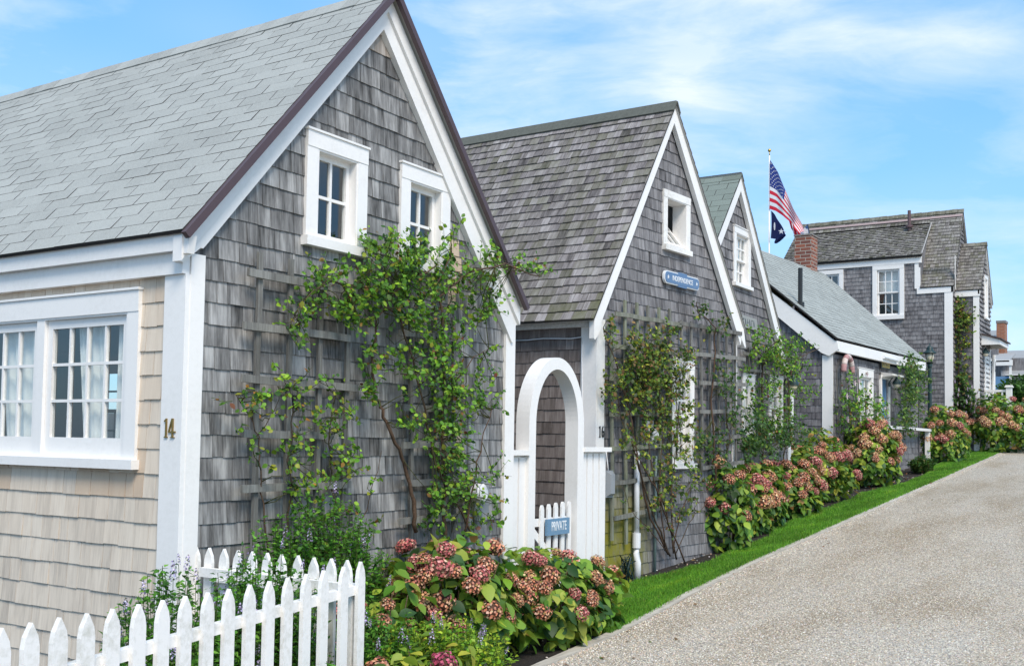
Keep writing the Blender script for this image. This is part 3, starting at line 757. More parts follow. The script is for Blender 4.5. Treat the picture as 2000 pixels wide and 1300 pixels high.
# chimney, vent pipe
ch = on_plane(1595, 545, (26.9, 0, 0), XV)
b = MB(); cx0, cx1, cy0, cy1 = 26.35, 26.85, 8.12, 8.55
ztop = 1.6+(870-463)/2079*(.839*26.6+.5417*8.5)
b.box(cx0, cx1, cy0, cy1, 4.9, ztop); chim = b.build('chimney', M['brick'], H4, 'old brick chimney beside the flag')
b = MB(); b.box(cx0-.02, cx1+.02, cy0-.02, cy1+.02, ztop, ztop+.035); b.build('cap', M['stone'], chim)
b = MB(); b.box(cx0-.05, cx1+.05, cy0-.05, cy1+.05, 5.3, 5.85); b.build('flashing', plain('lead_flashing', (.35, .36, .37), .5, .3), H4)
pv = on_plane(1563, 595, Pn, Nn4); pt = pv+ZV*.72
b = MB(); b.tube([pv-ZV*.2, pt], .045, 12); b.tube([pv-ZV*.05, pv+ZV*.05], .08, 12); b.build('vent_pipe', M['black'], H4, smooth=False)

# ================================================================== two-storey house
H5 = thing('house', 'tall two-storey grey shingled house with steep wood shingle roof at the lane end', 'house', (31.4, 8, gz(31)))
X5 = 30.0
S5 = side_frame(X5)
w5a = (6.69, 7.53, 5.06, 6.555); w5b = (8.33, 9.17, 5.06, 6.53)
t5 = t_grey(.25, .8, .12, .05)
wall_part(H5, S5, [(5.49, 0), (11, 0), (11, 6.5), (6.30, 6.72), (6.30, 5.8), (5.49, 5.8)] if False else rect(5.49, 10.08, 0, 6.62), [hole(*w5a, .13, .13, .13), hole(*w5b, .13, .13, .13), (5.4, 6.30, 5.80, 6.7)], M['cedar_far'], t5, seed=51, expo=.112, wr=(.07, .17), thick=.014)
if 0: wall_part(H5, S5, rect(6.30, 11.2, 5.80, 6.62), [hole(*w5a, .13, .13, .13), hole(*w5b, .13, .13, .13)], M['cedar_far'], t5, seed=52, expo=.112, wr=(.07, .17), thick=.014, label='upper wall of the wide dormer')
def sash_shade(w, a, b_, c, d, full=False):
    mb = MB(); mb.poly([Vector((X5+.16, y, z)) for y, z in rect(a+.15, b_-.15, (c+d)/2 if not full else c, d-.1)]); mb.build('curtain', M['curtain'], w)
wall_part(H5, (Vector((32.8, 0, 0)), YV, ZV, XV), rect(5.5, 10.0, 0, 5.9), [], M['cedar_far'], t5, seed=520, expo=.3, wr=(.2, .4))
wall_part(H5, (Vector((0, 10.05, 0)), XV, ZV, YV), [(X5, 0), (32.8, 0), (32.8, 5.8), (31.4, 8.0), (X5, 5.8)], [], M['cedar_far'], t5, seed=521, expo=.3, wr=(.2, .4))
b = MB(); b.box(X5+.9, X5+.95, 5.7, 9.9, 3.4, 7.1); b.box(X5+.1, X5+.9, 5.7, 9.9, 3.4, 3.45); b.build('partition', M['plaster'], H5)
w, _ = window(H5, S5, *w5a, 3, 2, .11, .11, .11, .05, .03, .045, double=True, label='upper window with a lowered white blind', stool=0, drip=False); sash_shade(w, *w5a)
w, _ = window(H5, S5, *w5b, 3, 2, .11, .11, .11, .05, .03, .045, double=True, label='upper window partly hidden by the green roof', stool=0, drip=False)
b = MB(); b.box(X5-.03, X5+.01, 5.455, 5.66, 0, 5.72); b.build('corner_board', M['white'], H5)
b = MB(); b.box(X5-.04, X5+.03, 5.44, 6.36, 5.715, 5.86); b.build('frieze', M['white'], H5)
b = MB(); b.box(X5-.03, X5+.01, 6.27, 6.42, 5.86, 6.60); b.build('corner_board', M['white'], H5)
b = MB(); b.box(X5-.05, X5+.02, 6.24, 10.1, 6.56, 6.74); b.build('fascia', M['white'], H5)
RX, RZ5 = 31.4, 8.18
s5 = slope_frame((X5-.06, 0, 5.88), (RX, 0, RZ5)); L5 = math.hypot(RX-X5+.06, RZ5-5.88)
mos5 = lambda u, v, r: .4*r.random()**2
roof_part(H5, s5, rect(6.27, 10.1, L5*.86, L5), M['roof_cedar_far'], t_grey(.2, .8, .12, .05, mos5), seed=551, expo=.115, wr=(.06, .15), thick=.02, jit=.006)
roof_part(H5, s5, rect(5.42, 6.27, 0, L5), M['roof_cedar_far'], t_grey(.2, .8, .12, .05, mos5), seed=55, expo=.115, wr=(.06, .15), thick=.02, jit=.006, label='steep wood shingle roof')
s5r = slope_frame((32.85, 0, 5.88), (RX, 0, RZ5)); roof_part(H5, s5r, rect(5.42, 10.1, 0, L5), M['roof_cedar_far'], t5, seed=56, expo=.2, wr=(.1, .2), thick=.02)
DX, DZ = RX-.22, RZ5-.34
sd = slope_frame((X5-.14, 0, 6.76), (DX, 0, 7.82)); Ld = math.hypot(DX-X5+.14, 1.06)
roof_part(H5, sd, rect(6.22, 10.1, 0, Ld), M['roof_cedar_far'], t_grey(.15, .85, .18, .08, mos5), seed=57, expo=.10, wr=(.06, .15), thick=.028, jit=.012, label='shallow dormer roof of curled wood shingles')
b = MB(); P6 = 6.26
b.prism([(X5, P6, 5.95), (X5-.05, P6, 6.76), (DX, P6, 7.82)], (0, .05, 0)); b.build('dormer_cheek', M['cedar_far'], H5)
b = MB(); b.tube([(X5-.10, 6.22, 6.80), (DX, 6.22, 7.86)], .018, 6); b.build('dormer_rake', plain('weathered_dormer_trim', (.34, .33, .32), .9), H5)
m5 = (RZ5-5.88)/(RX-X5+.06)
b = MB(); 
for y in [5.40+i*.16 for i in range(30)]: b.obox(Vector((RX, y, RZ5+.02)), Vector((-1, 0, -m5)).normalized(), YV, Vector((-m5, 0, 1)).normalized(), 0, .13, 0, .155, 0, .025+.006*(int(y*50) % 3), (.4, 0, .4))
b.build('ridge_cap', M['roof_cedar_far'], H5)
b = MB(); b.obox(Vector((RX-.10, 5.42, RZ5-.15)), Vector((-1, 0, -m5)).normalized(), YV, Vector((-m5, 0, 1)).normalized(), 0, .07, 0, 4.6, .02, .035); b.build('ridge_flashing', plain('pinkish_copper_flashing', (.36, .27, .26), .6), H5)
F5 = wallframe((0, 5.49))
wall_part(H5, F5, [(X5, 0), (32.8, 0), (32.8, 5.8), (31.4, 8.05), (X5, 5.8)], [], M['cedar_far'], t5, seed=58, expo=.125, wr=(.08, .2), thick=.03)
b = MB(); F5t = wallframe((0, 5.46)); board(b, F5t, [(RX, RZ5-.02), (X5-.04, 5.88), (X5-.04, 5.72), (RX, RZ5-.22)], -.03, .04); board(b, F5t, [(RX, RZ5-.02), (32.86, 5.86), (32.86, 5.68), (RX, RZ5-.22)], -.03, .04); b.build('rake_board', plain('weathered_rake', (.24, .23, .22), .9), H5)
pv = Vector((30.85, 6.75, 7.75)); pv = at_x(1776, 440, 30.95)
b = MB(); b.tube([pv-ZV*.15, pv+ZV*.42], .045, 12); b.tube([pv-ZV*.06, pv+ZV*.0], .10, 12); b.build('vent_pipe', plain('dull_red_brown_pipe', (.10, .06, .065), .6), H5)
# front wing
XW, YW = 30.45, 4.88
SWg = side_frame(XW)
wall_part(H5, SWg, rect(YW+.02, 5.5, 0, 5.7), [], M['cedar_dark'], t_grey(.2, .6, .1, .03), seed=61, expo=.112, wr=(.07, .17), label='narrow side wall of the front wing')
b = MB(); b.box(XW-.03, XW+.02, YW-.005, YW+.14, 0, 5.66); b.build('corner_board', M['white'], H5)
b = MB(); b.box(XW-.05, XW+.03, YW-.02, 5.49, 5.63, 5.80); b.build('frieze', M['white'], H5)
FW = wallframe((0, YW+.02)); RWx, RWz = 31.35, 7.20
wall_part(H5, FW, [(XW, 0), (32.3, 0), (32.3, 5.7), (RWx, 7.1), (XW, 5.7)], [hole(31.2, 31.75, 5.1, 6.3, .08, .08, .06)], M['cedar_purple'], t5, seed=62, expo=.125, wr=(.08, .2), thick=.04)
window(H5, FW, 31.2, 31.75, 5.1, 6.3, 2, 2, .08, .08, .06, .05, .05, .04, label='window high in the front wing gable')
sw = slope_frame((XW-.07, 0, 5.80), (RWx, 0, RWz)); Lw = math.hypot(RWx-XW+.07, RWz-5.8)
roof_part(H5, sw, rect(YW-.06, 5.5, 0, Lw), M['roof_cedar_far'], t_grey(.2, .75, .12, .05, mos5), seed=63, expo=.115, wr=(.06, .15), thick=.02, jit=.006)
swr = slope_frame((32.38, 0, 5.62), (RWx, 0, RWz)); roof_part(H5, swr, rect(YW-.06, 5.5, 0, math.hypot(1.03, 1.58)), M['roof_cedar_far'], t5, seed=64, expo=.2, wr=(.1, .2), thick=.02)
ridge_cap(H5, RWx, YW-.07, 5.5, RWz+.01, 1.5, 1.5, M['roof_cedar_far'], w=.12, seg=.15, t=.02, seed=5)
b = MB(); FWt = wallframe((0, YW)); board(b, FWt, [(RWx, RWz), (XW-.05, 5.80), (XW-.05, 5.68), (RWx, RWz-.16)], -.02, .04); board(b, FWt, [(RWx, RWz), (32.36, 5.62), (32.36, 5.50), (RWx, RWz-.16)], -.02, .04); b.build('rake_board', M['white_old'], H5)
# hood over the entrance of the wing
hz0, hz1 = at_x(1912, 675, 31.0).z, at_x(1912, 655, 31.0).z
hy = at_x(1956, 672, 31.0).y
b = MB(); b.prism([(30.75, YW, hz0), (30.75, YW, hz1), (30.75, hy, hz0+.12), (30.75, hy, hz0)], (.05, 0, 0)); b.prism([(32.2, YW, hz0), (32.2, YW, hz1), (32.2, hy, hz0+.12), (32.2, hy, hz0)], (.05, 0, 0)); b.box(30.8, 32.2, hy, hy+.04, hz0, hz0+.12)
hd = b.build('door_hood', M['white'], H5)
b = MB(); b.prism([(30.7, YW, hz1), (30.7, YW, hz1+.04), (30.7, hy-.05, hz0+.16), (30.7, hy-.05, hz0+.12)], (1.6, 0, 0)); b.build('hood_roof', plain('dark_hood_shingles', (.06, .045, .045), .9), hd)
b = MB(); b.box(31.2, 31.3, YW-.03, YW+.02, 1.5, hz0); b.box(32.0, 32.1, YW-.03, YW+.02, 1.5, hz0); b.build('door_frame', M['white'], H5)
b = MB(); b.box(31.3, 32.0, YW-.01, YW+.02, 1.5, hz0-.05); b.build('door', M['white_old'], H5)
# ================================================================== gate and arch
def picket_pts(w=.062, h=.95, cut=.075):
    return [(-w/2, 0), (w/2, 0), (w/2, h-cut), (w/2*.78, h-cut*.55), (0, h), (-w/2*.78, h-cut*.55), (-w/2, h-cut)]
def round_picket(w, h): return [(-w/2, 0), (w/2, 0), (w/2, h-.045), (w*.36, h-.018), (w*.16, h), (-w*.16, h), (-w*.36, h-.018), (-w/2, h-.045)]
FG = wallframe((0, 5.0))
GT = thing('garden_arch', 'white wooden arch with narrow boarded side panels between the first two cottages', 'arch', (8.54, 5.08, gz(8.5)))
b = MB(); cxa, czo = 8.54, 1.75; n = 36
O, U, V, Nn = FG
def arc(t, a, r): return (cxa+a*math.cos(t), czo+r*math.sin(t))
for i in range(n):
    t0, t1 = PI*i/n, PI*(i+1)/n
    o0, o1, i0, i1 = arc(t0, .50, .625), arc(t1, .50, .625), arc(t0, .385, .515), arc(t1, .385, .515)
    f = lambda p, d: O+U*p[0]+V*p[1]-Nn*d
    b.poly([f(o0, 0), f(o1, 0), f(i1, 0), f(i0, 0)]); b.poly([f(o0, .14), f(i0, .14), f(i1, .14), f(o1, .14)])
    b.poly([f(o0, 0), f(o0, .14), f(o1, .14), f(o1, 0)]); b.poly([f(i0, 0), f(i1, 0), f(i1, .14), f(i0, .14)])
b.build('arch_top', M['white'], GT)
for a in (cxa-.50, cxa+.385):
    b = MB(); b.box(a, a+.115, 5.0, 5.14, -.1, 1.75); b.build('post', M['white'], GT, bevel=.004)
for a0, a1 in ((7.42, 8.04), (9.04, 9.60)):
    b = MB()
    zc = 1.47 if a0 < 8 else 1.50
    b.box(a0, a1, 5.055, 5.075, 0, zc); x = a0+.02
    while x < a1-.05:
        b.box(x, min(x+.10, a1), 5.035, 5.055, .02, zc-.02); x += .125
    pnl = b.build('side_panel', M['white'], GT, bevel=.002)
    b = MB(); b.box(a0-.0, a1+.0, 4.985, 5.12, zc, zc+.045); b.build('cap_rail', M['white'], pnl, bevel=.006)
tips = [(1058.3, 986), (1072, 983.7), (1085.7, 981), (1099, 979), (1111.6, 978), (1124.7, 975)]
G = thing('picket_gate', 'small white picket gate standing shut under the arch', 'gate', (8.54, 5.06, gz(8.5)))
b = MB()
for u, v in tips:
    p = at_y(u, v, 5.05); S_ = (Vector((p.x, 5.06, 0)), XV, ZV, -YV)
    h = p.z-.1; pk = MB(); board(pk, (Vector((p.x, 5.06, .1)), XV, ZV, -YV), round_picket(.062, h), 0, .018); pk.build('picket', M['white'], G, bevel=.002)
zr = at_y(1085, 1016, 5.08).z
for z in (zr, .28):
    b = MB(); b.box(8.17, 8.91, 5.062, 5.09, z-.035, z+.035); b.build('rail', M['white'], G, bevel=.002)
b = MB(); b.prism([(8.18, 5.062, zr-.08), (8.24, 5.062, zr-.04), (8.90, 5.062, .32), (8.84, 5.062, .28)], (0, .02, 0)); b.build('brace', M['white'], G)
b = MB(); b.box(8.158, 8.20, 5.04, 5.06, zr-.03, zr+.01); b.build('latch', M['black'], G)
c0, c1 = at_y(1068, 1031, 5.02), at_y(1110, 1024, 5.02)
ps = thing('sign', 'pale blue wooden sign reading PRIVATE on the picket gate', 'sign', ((c0.x+c1.x)/2, 5.04, c0.z))
b = MB(); zc = (c0.z+c1.z)/2; hh = .074
b.box(c0.x, c1.x+.01, 5.012, 5.04, zc-hh, zc+hh); b.build('board', M['sign_blue2'], ps, bevel=.012)
text_mesh('PRIVATE', .12, (Vector((0, 5.012, 0)), XV, ZV, -YV), (c0.x+c1.x)/2+.01, zc+.003, .0, M['letter'], ps, sx=.62, ext=.002, bold=.0012)

# ================================================================== picket fences
def fence(label, tips, S_of, rails, name='picket_fence', w=.062):
    pass
FA = thing('picket_fence', 'white picket fence with pointed pickets along the front of the yard', 'fence', (3.2, 3.4, gz(3.2)), 'white picket fences of the corner yard')
Apx = [(673, 1106), (634, 1113), (600, 1120), (564, 1127), (528, 1134), (490, 1141), (449, 1149), (408, 1156), (364, 1163), (320, 1171), (273, 1179), (222, 1188), (172, 1197), (118, 1205), (62, 1215), (5, 1225), (-52, 1235), (-112, 1245)]
fa0 = Vector((4.11, 3.53, 0)); dA = (Vector((1.995, 3.19, 0))-fa0).normalized()
nA = Vector((dA.y, -dA.x, 0)); nA = nA if nA.y < 0 else -nA
SA = (fa0, -dA, ZV, nA)
first = None; rnd = random.Random(4)
for i, (u, v) in enumerate([(706, 1096)]+Apx):
    p = on_plane(u, v, fa0+nA*.015, nA); q = p-fa0; s = q.dot(-dA)
    if first is None or True:
        pk = MB(); board(pk, (fa0-dA*s+ZV*(gz(p.x)+.03), -dA, ZV, nA), picket_pts(.064, p.z-gz(p.x)-.03, .082), 0, .02)
        pk.build('picket', M['white_old'], FA, bevel=.003)
sL = (on_plane(-112, 1245, fa0, nA)-fa0).dot(-dA)-.1
for (zz0, zz1) in ((.872, .80), (.30, .24)):
    b = MB(); P = lambda s, n, z: fa0-dA*s+nA*n+ZV*z
    pts = [P(sL, 0, zz1-.045), P(.03, 0, zz0-.045), P(.03, 0, zz0), P(sL, 0, zz1)]
    b.prism(pts, -nA*.038); b.build('rail', M['white_old'], FA, bevel=.003)
b = MB(); b.box(4.055, 4.13, 3.545, 3.62, -.1, .87); b.build('post', M['white_old'], FA, bevel=.004)
FBn = thing('picket_fence', 'short white picket fence running from the corner of cottage 14 towards the lane', 'fence', (4.11, 4.1, gz(4)), 'white picket fences of the corner yard')
Bpx = [(382, 1067), (408, 1069), (437, 1071), (464, 1074), (492, 1076), (521, 1079), (549, 1082), (581, 1084), (612, 1088), (646, 1090), (677, 1093)]
SB = (Vector((4.10, 0, 0)), YV, ZV, -XV)
for u, v in Bpx:
    p = at_x(u, v, 4.10); pk = MB(); board(pk, (Vector((4.115, p.y, -.04)), YV, ZV, -XV), picket_pts(.062, p.z+.04, .08), 0, .02); pk.build('picket', M['white_old'], FBn, bevel=.003)
zt = at_x(414, 1102, 4.07).z
for z in (zt-.045, .25):
    b = MB(); b.box(4.055, 4.093, 3.58, 4.66, z-.025, z+.025); b.build('rail', M['white_old'], FBn, bevel=.003)
b = MB(); b.box(4.035, 4.094, 3.62, 4.55, zt-.085, zt-.0725); b.build('ledge', M['white_old'], FBn, bevel=.002)

# ================================================================== trellises
def trellis(label, pl, ups, rails, w=.036, t=.02, mossy=0.0, group='lattice trellises for the roses', name='trellis', seed=1, rw=.046):
    "pl(u, v, off) -> point on the wall plane moved off the wall"
    rnd = random.Random(seed)
    q = pl(*ups[0][:2], 0)
    T = thing(name, label, 'trellis', (q.x, q.y, gz(q.x)), group)
    out = (pl(900, 800, .02)-pl(900, 800, 0))
    Nn = (NORMS[id(pl)] if id(pl) in NORMS else -YV)
    for (u0, v0, u1, v1) in ups:
        a, c = pl(u0, v0, .035), pl(u1, v1, .035); d = c-a; L = d.length; d.normalize(); sd = d.cross(Nn).normalized()
        b = MB(); n = 6; col = (rnd.uniform(.25, .6), 0, .5*mossy*rnd.random())
        wob = [rnd.uniform(-.006, .006) for _ in range(n+1)]
        for k in range(n):
            p0, p1 = a+d*L*k/n+sd*wob[k], a+d*L*(k+1)/n+sd*wob[k+1]
            dd = (p1-p0); l = dd.length; dd.normalize(); s2 = dd.cross(Nn).normalized()
            b.obox(p0, s2, Nn, dd, -w/2, w/2, -t/2, t/2, 0, l, col)
        b.build('upright', M['old_wood'], T)
    for (u0, v0, u1, v1) in rails:
        a, c = pl(u0, v0, .058), pl(u1, v1, .058); d = c-a; L = d.length; d.normalize(); sd = d.cross(Nn).normalized()
        b = MB(); n = 5; col = (rnd.uniform(.45, .9), 0, .5*mossy*rnd.random())
        wob = [rnd.uniform(-.005, .005) for _ in range(n+1)]
        for k in range(n):
            p0, p1 = a+d*L*k/n+sd*wob[k], a+d*L*(k+1)/n+sd*wob[k+1]
            dd = (p1-p0); l = dd.length; dd.normalize(); s2 = dd.cross(Nn).normalized()
            b.obox(p0, s2, Nn, dd, -rw/2, rw/2, -.011, .011, 0, l, col)
        b.build('rail', M['old_wood'], T)
    return T
NORMS = {}
def plY(y): return lambda u, v, off: at_y(u, v, y-off)
pl1 = plY(4.735); NORMS[id(pl1)] = -YV
trellis('weathered trellis with long split rails left of the rose on cottage 14', pl1,
        [(507, 492, 495, 1075), (568, 506, 558, 1080), (627, 518, 616, 1080), (681, 560, 668, 1080)],
        [(485, 530, 704, 573), (476, 634, 684, 660), (473, 738, 698, 757), (474, 847, 664, 850), (471, 953, 684, 945), (610, 1048, 698, 1032)], seed=2)
trellis('weathered trellis half hidden behind the tall rose on cottage 14', pl1,
        [(802, 600, 802, 1050), (846, 610, 846, 1050), (886, 620, 886, 1040)],
        [(780, 648, 900, 662), (784, 725, 900, 731), (786, 796, 902, 799), (786, 868, 905, 867), (786, 943, 905, 938), (780, 1017, 905, 1008)], seed=3, w=.034)
pl2 = lambda u, v, off: on_plane(u, v, F2[0]+F2[3]*off, F2[3]); NORMS[id(pl2)] = F2[3]
trellis('tall trellis with lichen-crusted lower laths left of the second cottage window', pl2,
        [(1195, 622, 1196, 1055), (1220, 586, 1223, 1062), (1244, 591, 1246, 1000), (1265, 596, 1268, 1000), (1287, 600, 1290, 1000), (1308, 603, 1311, 960)],
        [(1202, 612, 1330, 634), (1192, 675, 1318, 689), (1192, 738, 1312, 745), (1192, 808, 1312, 808), (1192, 876, 1312, 869), (1195, 943, 1312, 930), (1200, 1012, 1318, 985)], mossy=.9, seed=5, w=.04)
trellis('trellis between the second cottage window and its far corner', pl2,
        [(1331, 625, 1331, 690), (1350, 628, 1350, 692), (1369, 632, 1372, 915), (1386, 636, 1388, 912), (1403, 640, 1405, 908), (1419, 644, 1421, 905), (1435, 648, 1437, 900)],
        [(1326, 630, 1448, 652), (1335, 688, 1455, 701), (1368, 747, 1458, 751), (1368, 804, 1460, 802), (1370, 859, 1456, 850), (1371, 914, 1452, 902)], seed=6, w=.034)
b = None
pl3 = plY(5.51); NORMS[id(pl3)] = -YV
trellis('trellis round the ground floor windows of the third cottage', pl3,
        [(1462, 678, 1463, 730), (1470, 680, 1471, 730), (1484, 690, 1485, 860), (1490, 690, 1491, 860), (1534, 700, 1537, 860), (1541, 705, 1543, 860)],
        [(1452, 690, 1545, 706), (1452, 722, 1545, 730), (1480, 784, 1506, 786), (1480, 817, 1506, 815)], seed=7, w=.04)
pl4 = lambda u, v, off: on_plane(u, v, O4+N4*off, N4); NORMS[id(pl4)] = N4
trellis('thin pole trellis left of the low cottage window', pl4,
        [(1634, 722, 1639, 850), (1641, 718, 1644, 850), (1652, 735, 1655, 850), (1670, 750, 1672, 850), (1676, 720, 1679, 850)],
        [(1632, 790, 1682, 796)], seed=8, w=.03)

# ================================================================== meters, pipes, boxes
mt = thing('electric_meter', 'grey electric meter half hidden by the tall rose on cottage 14', 'electric meter', (6.85, 4.72, .2))
a = at_y(916, 930, 4.72); c = at_y(942, 1000, 4.72)
b = MB(); b.box(a.x, c.x, 4.66, 4.75, c.z, a.z); b.build('enclosure', M['grey_box'], mt, bevel=.008)
b = MB(); cc = at_y(931, 962, 4.66); b.tube([cc+YV*.01, cc-YV*.05, cc-YV*.07], [.075, .075, .055], 20); b.build('dial', M['pvc'], mt, smooth=False)
b = MB(); b.tube([(cc.x, 4.72, c.z), (cc.x, 4.72, -.05)], .022, 10); b.build('conduit', M['grey_box'], mt, smooth=True)
b = MB(); b.tube([(cc.x-.03, 4.72, a.z), (cc.x-.03, 4.72, a.z+.55)], .015, 10); b.build('conduit', M['grey_box'], mt, smooth=True)
mt2 = thing('electric_meter', 'round glass electric meter among the yellowing rose on the second cottage', 'electric meter', (11, 5.1, .3))
p = pl2(1262, 850, 0); O2, U2, V2, N2 = F2
s_ = (p-O2).dot(U2)
b = MB(); board(b, F2, rect(s_-.1, s_+.06, p.z-.14, p.z+.16), -.03, .06); b.build('enclosure', plain('light_grey_enclosure', (.45, .46, .46), .5), mt2, bevel=.008)
b = MB(); q = pl2(1270, 850, .06); b.tube([q, q+N2*.06, q+N2*.08], [.075, .075, .05], 20); b.build('dial', M['pvc'], mt2)
b = MB(); q = pl2(1281, 890, .02); b.tube([q, Vector((q.x, q.y, .15))], .016, 10); b.build('conduit', plain('green_grey_conduit', (.20, .27, .26), .5), mt2, smooth=True)
dp = thing('drain_pipe', 'white plastic drain pipe running down to the soil beside the second cottage', 'pipe', (10.5, 5.1, .1))
p0 = pl2(1244, 880, .05); 
b = MB(); b.tube([Vector((p0.x, p0.y, p0.z)), Vector((p0.x+.01, p0.y, .62))], .03, 14); b.build('pipe', M['pvc'], dp, smooth=True)
b = MB(); b.tube([Vector((p0.x+.01, p0.y, .62)), Vector((p0.x+.01, p0.y, .46))], .045, 14); b.build('coupling', M['pvc'], dp, smooth=False)
b = MB(); b.tube([Vector((p0.x+.01, p0.y, .46)), Vector((p0.x+.01, p0.y, .40)), Vector((p0.x-.005, p0.y-.02, .30)), Vector((p0.x-.005, p0.y-.02, gz(p0.x)-.02))], [.034, .034, .04, .04], 14); b.build('pipe', M['pvc'], dp, smooth=True)
q = pl2(1183, 946, 0); s_ = (q-O2).dot(U2)
bx = thing('junction_box', 'grey chamfered electrical box on the white corner board below the number 16', 'electrical box', (q.x, q.y-.05, q.z))
b = MB(); board(b, F2, rect(s_-.065, s_+.065, q.z-.13, q.z+.15), .004, .05); b.build('back', M['grey_box'], bx, bevel=.004)
b = MB(); Pq = lambda s, z, n: O2+U2*(s_+s)+ZV*(q.z+z)+N2*n
lo = [Pq(-.06, -.12, .05), Pq(.06, -.12, .05), Pq(.06, .14, .05), Pq(-.06, .14, .05)]; hi = [Pq(-.04, -.09, .09), Pq(.04, -.09, .09), Pq(.04, .11, .09), Pq(-.04, .11, .09)]
b.poly(hi)
for i in range(4): b.poly([lo[i], lo[(i+1) % 4], hi[(i+1) % 4], hi[i]])
b.build('cover', M['grey_box'], bx)
b = MB(); b.tube([Pq(0, .15, .03), Pq(.0, .22, .02), Pq(-.01, .3, .015), Pq(-.02, .36, .01)], .006, 6); b.build('cable', M['pvc'], bx, smooth=True)
b = MB(); rnd = random.Random(6)
base = pl2(1222, 1120, .08); base.z = gz(base.x)
for k in range(9):
    pts = [base+Vector((rnd.uniform(-.04, .12), rnd.uniform(-.06, .03), .02))]
    for j in range(6): pts.append(base+Vector((rnd.uniform(-.08, .14), rnd.uniform(-.05, .05), .03+.26*math.sin(j/5*PI)*rnd.uniform(.5, 1.1))))
    b.tube(pts, .006, 5)
tag(b.build('cable_bundle', M['green_metal'], None, smooth=True), 'tangle of dark cables on the soil beside the white drain pipe', 'cables')

# ================================================================== signs
def rrect(a, b_, c, d, r, n=8):
    P = []
    for cx, cy, t in ((b_-r, d-r, 0), (a+r, d-r, PI/2), (a+r, c+r, PI), (b_-r, c+r, 1.5*PI)):
        for i in range(n+1): P.append((cx+r*math.cos(t+PI/2*i/n), cy+r*math.sin(t+PI/2*i/n)))
    return P
IS = thing('sign', 'blue oval-ended sign with white letters INDEPENDENCE under the open gable window', 'sign', tuple(pl2(1327, 546, .04)))
sa, sb, za, zb = 1.345, 2.18, 3.425, 3.572
b = MB(); board(b, F2, rrect(sa, sb, za, zb, .06), .0, .03); b.build('rim', M['letter'], IS)
b = MB(); board(b, F2, rrect(sa+.014, sb-.014, za+.012, zb-.012, .05), .03, .036); board(b, F2, rrect(1.66, 1.87, za-.012, zb+.012, .01), -.001, .034); b.build('board', M['sign_blue'], IS)
text_mesh('INDEPENDENCE', .082, F2, (sa+sb)/2, (za+zb)/2-.002, .036, M['letter'], IS, sx=.82, ext=.002, bold=.0008)
def star(mb, S, cu, cv, r, n0, n1, rot=PI/2):
    P = [(cu+(r if i % 2 == 0 else r*.42)*math.cos(rot+PI*i/5), cv+(r if i % 2 == 0 else r*.42)*math.sin(rot+PI*i/5)) for i in range(10)]
    O, U, V, Nn = S
    for i in range(10): mb.prism([O+U*cu+V*cv+Nn*n0, O+U*P[i][0]+V*P[i][1]+Nn*n0, O+U*P[(i+1) % 10][0]+V*P[(i+1) % 10][1]+Nn*n0], Nn*(n1-n0))
b = MB(); star(b, F2, sa+.075, (za+zb)/2, .026, .036, .039); star(b, F2, sb-.075, (za+zb)/2, .026, .036, .039); b.build('star', M['letter'], IS)
q0, q1 = at_y(1453, 626, 5.45), at_y(1481, 628, 5.45)
WS = thing('sign', 'weathered grey carved wooden sign on the third cottage', 'sign', ((q0.x+q1.x)/2, 5.47, q0.z))
b = MB(); S_ = wallframe((0, 5.50)); board(b, S_, [(q0.x-.25, q0.z-.08), (q1.x, q0.z-.09), (q1.x+.03, q0.z), (q1.x-.02, q0.z+.08), (q0.x-.25, q0.z+.09)], 0, .03); b.build('board', plain('silver_grey_wood', (.30, .31, .30), .9, bmp=.4), WS)
b = MB(); rnd = random.Random(9); x = q0.x+.02
for k in range(6):
    w_ = .05
    board(b, S_, rect(x, x+.012, q0.z-.045, q0.z+.045), .03, .032)
    if k % 2: board(b, S_, [(x, q0.z+.04), (x+.014, q0.z+.04), (x+w_, q0.z-.045), (x+w_-.014, q0.z-.045)], .03, .0325)
    else: board(b, S_, rect(x+.012, x+w_, q0.z+(.03 if k != 2 else -.01), q0.z+(.042 if k != 2 else .004)), .03, .032)
    x += .085
b.build('lettering', M['black'], WS)
q0, q1 = pl4(1723, 709, .03), pl4(1738, 719, .03)
GS = thing('sign', 'small gold and dark sign over the blue door of the low cottage', 'sign', tuple((q0+q1)/2))
sA, sB_ = (q0-O4).dot(U4), (q1-O4).dot(U4); zc = (q0.z+q1.z)/2+.02
b = MB(); board(b, F4, rect(sA-.06, sB_+.04, zc-.10, zc+.10), .0, .03); b.build('board', M['sign_dark'], GS)
b = MB(); board(b, F4, rect(sA, sB_-.02, zc-.065, zc+.065), .03, .036); b.build('panel', M['gold'], GS)
b = MB(); 
for k in range(4): board(b, F4, rect(sA+.04+k*.11, sA+.06+k*.11, zc-.03, zc+.035), .036, .039); 
for k in range(3): board(b, F4, rect(sA+.06+k*.11, sA+.10+k*.11, zc-.005+.03*(k % 2), zc+.012+.03*(k % 2)), .036, .0385)
b.build('lettering', M['sign_dark'], GS)

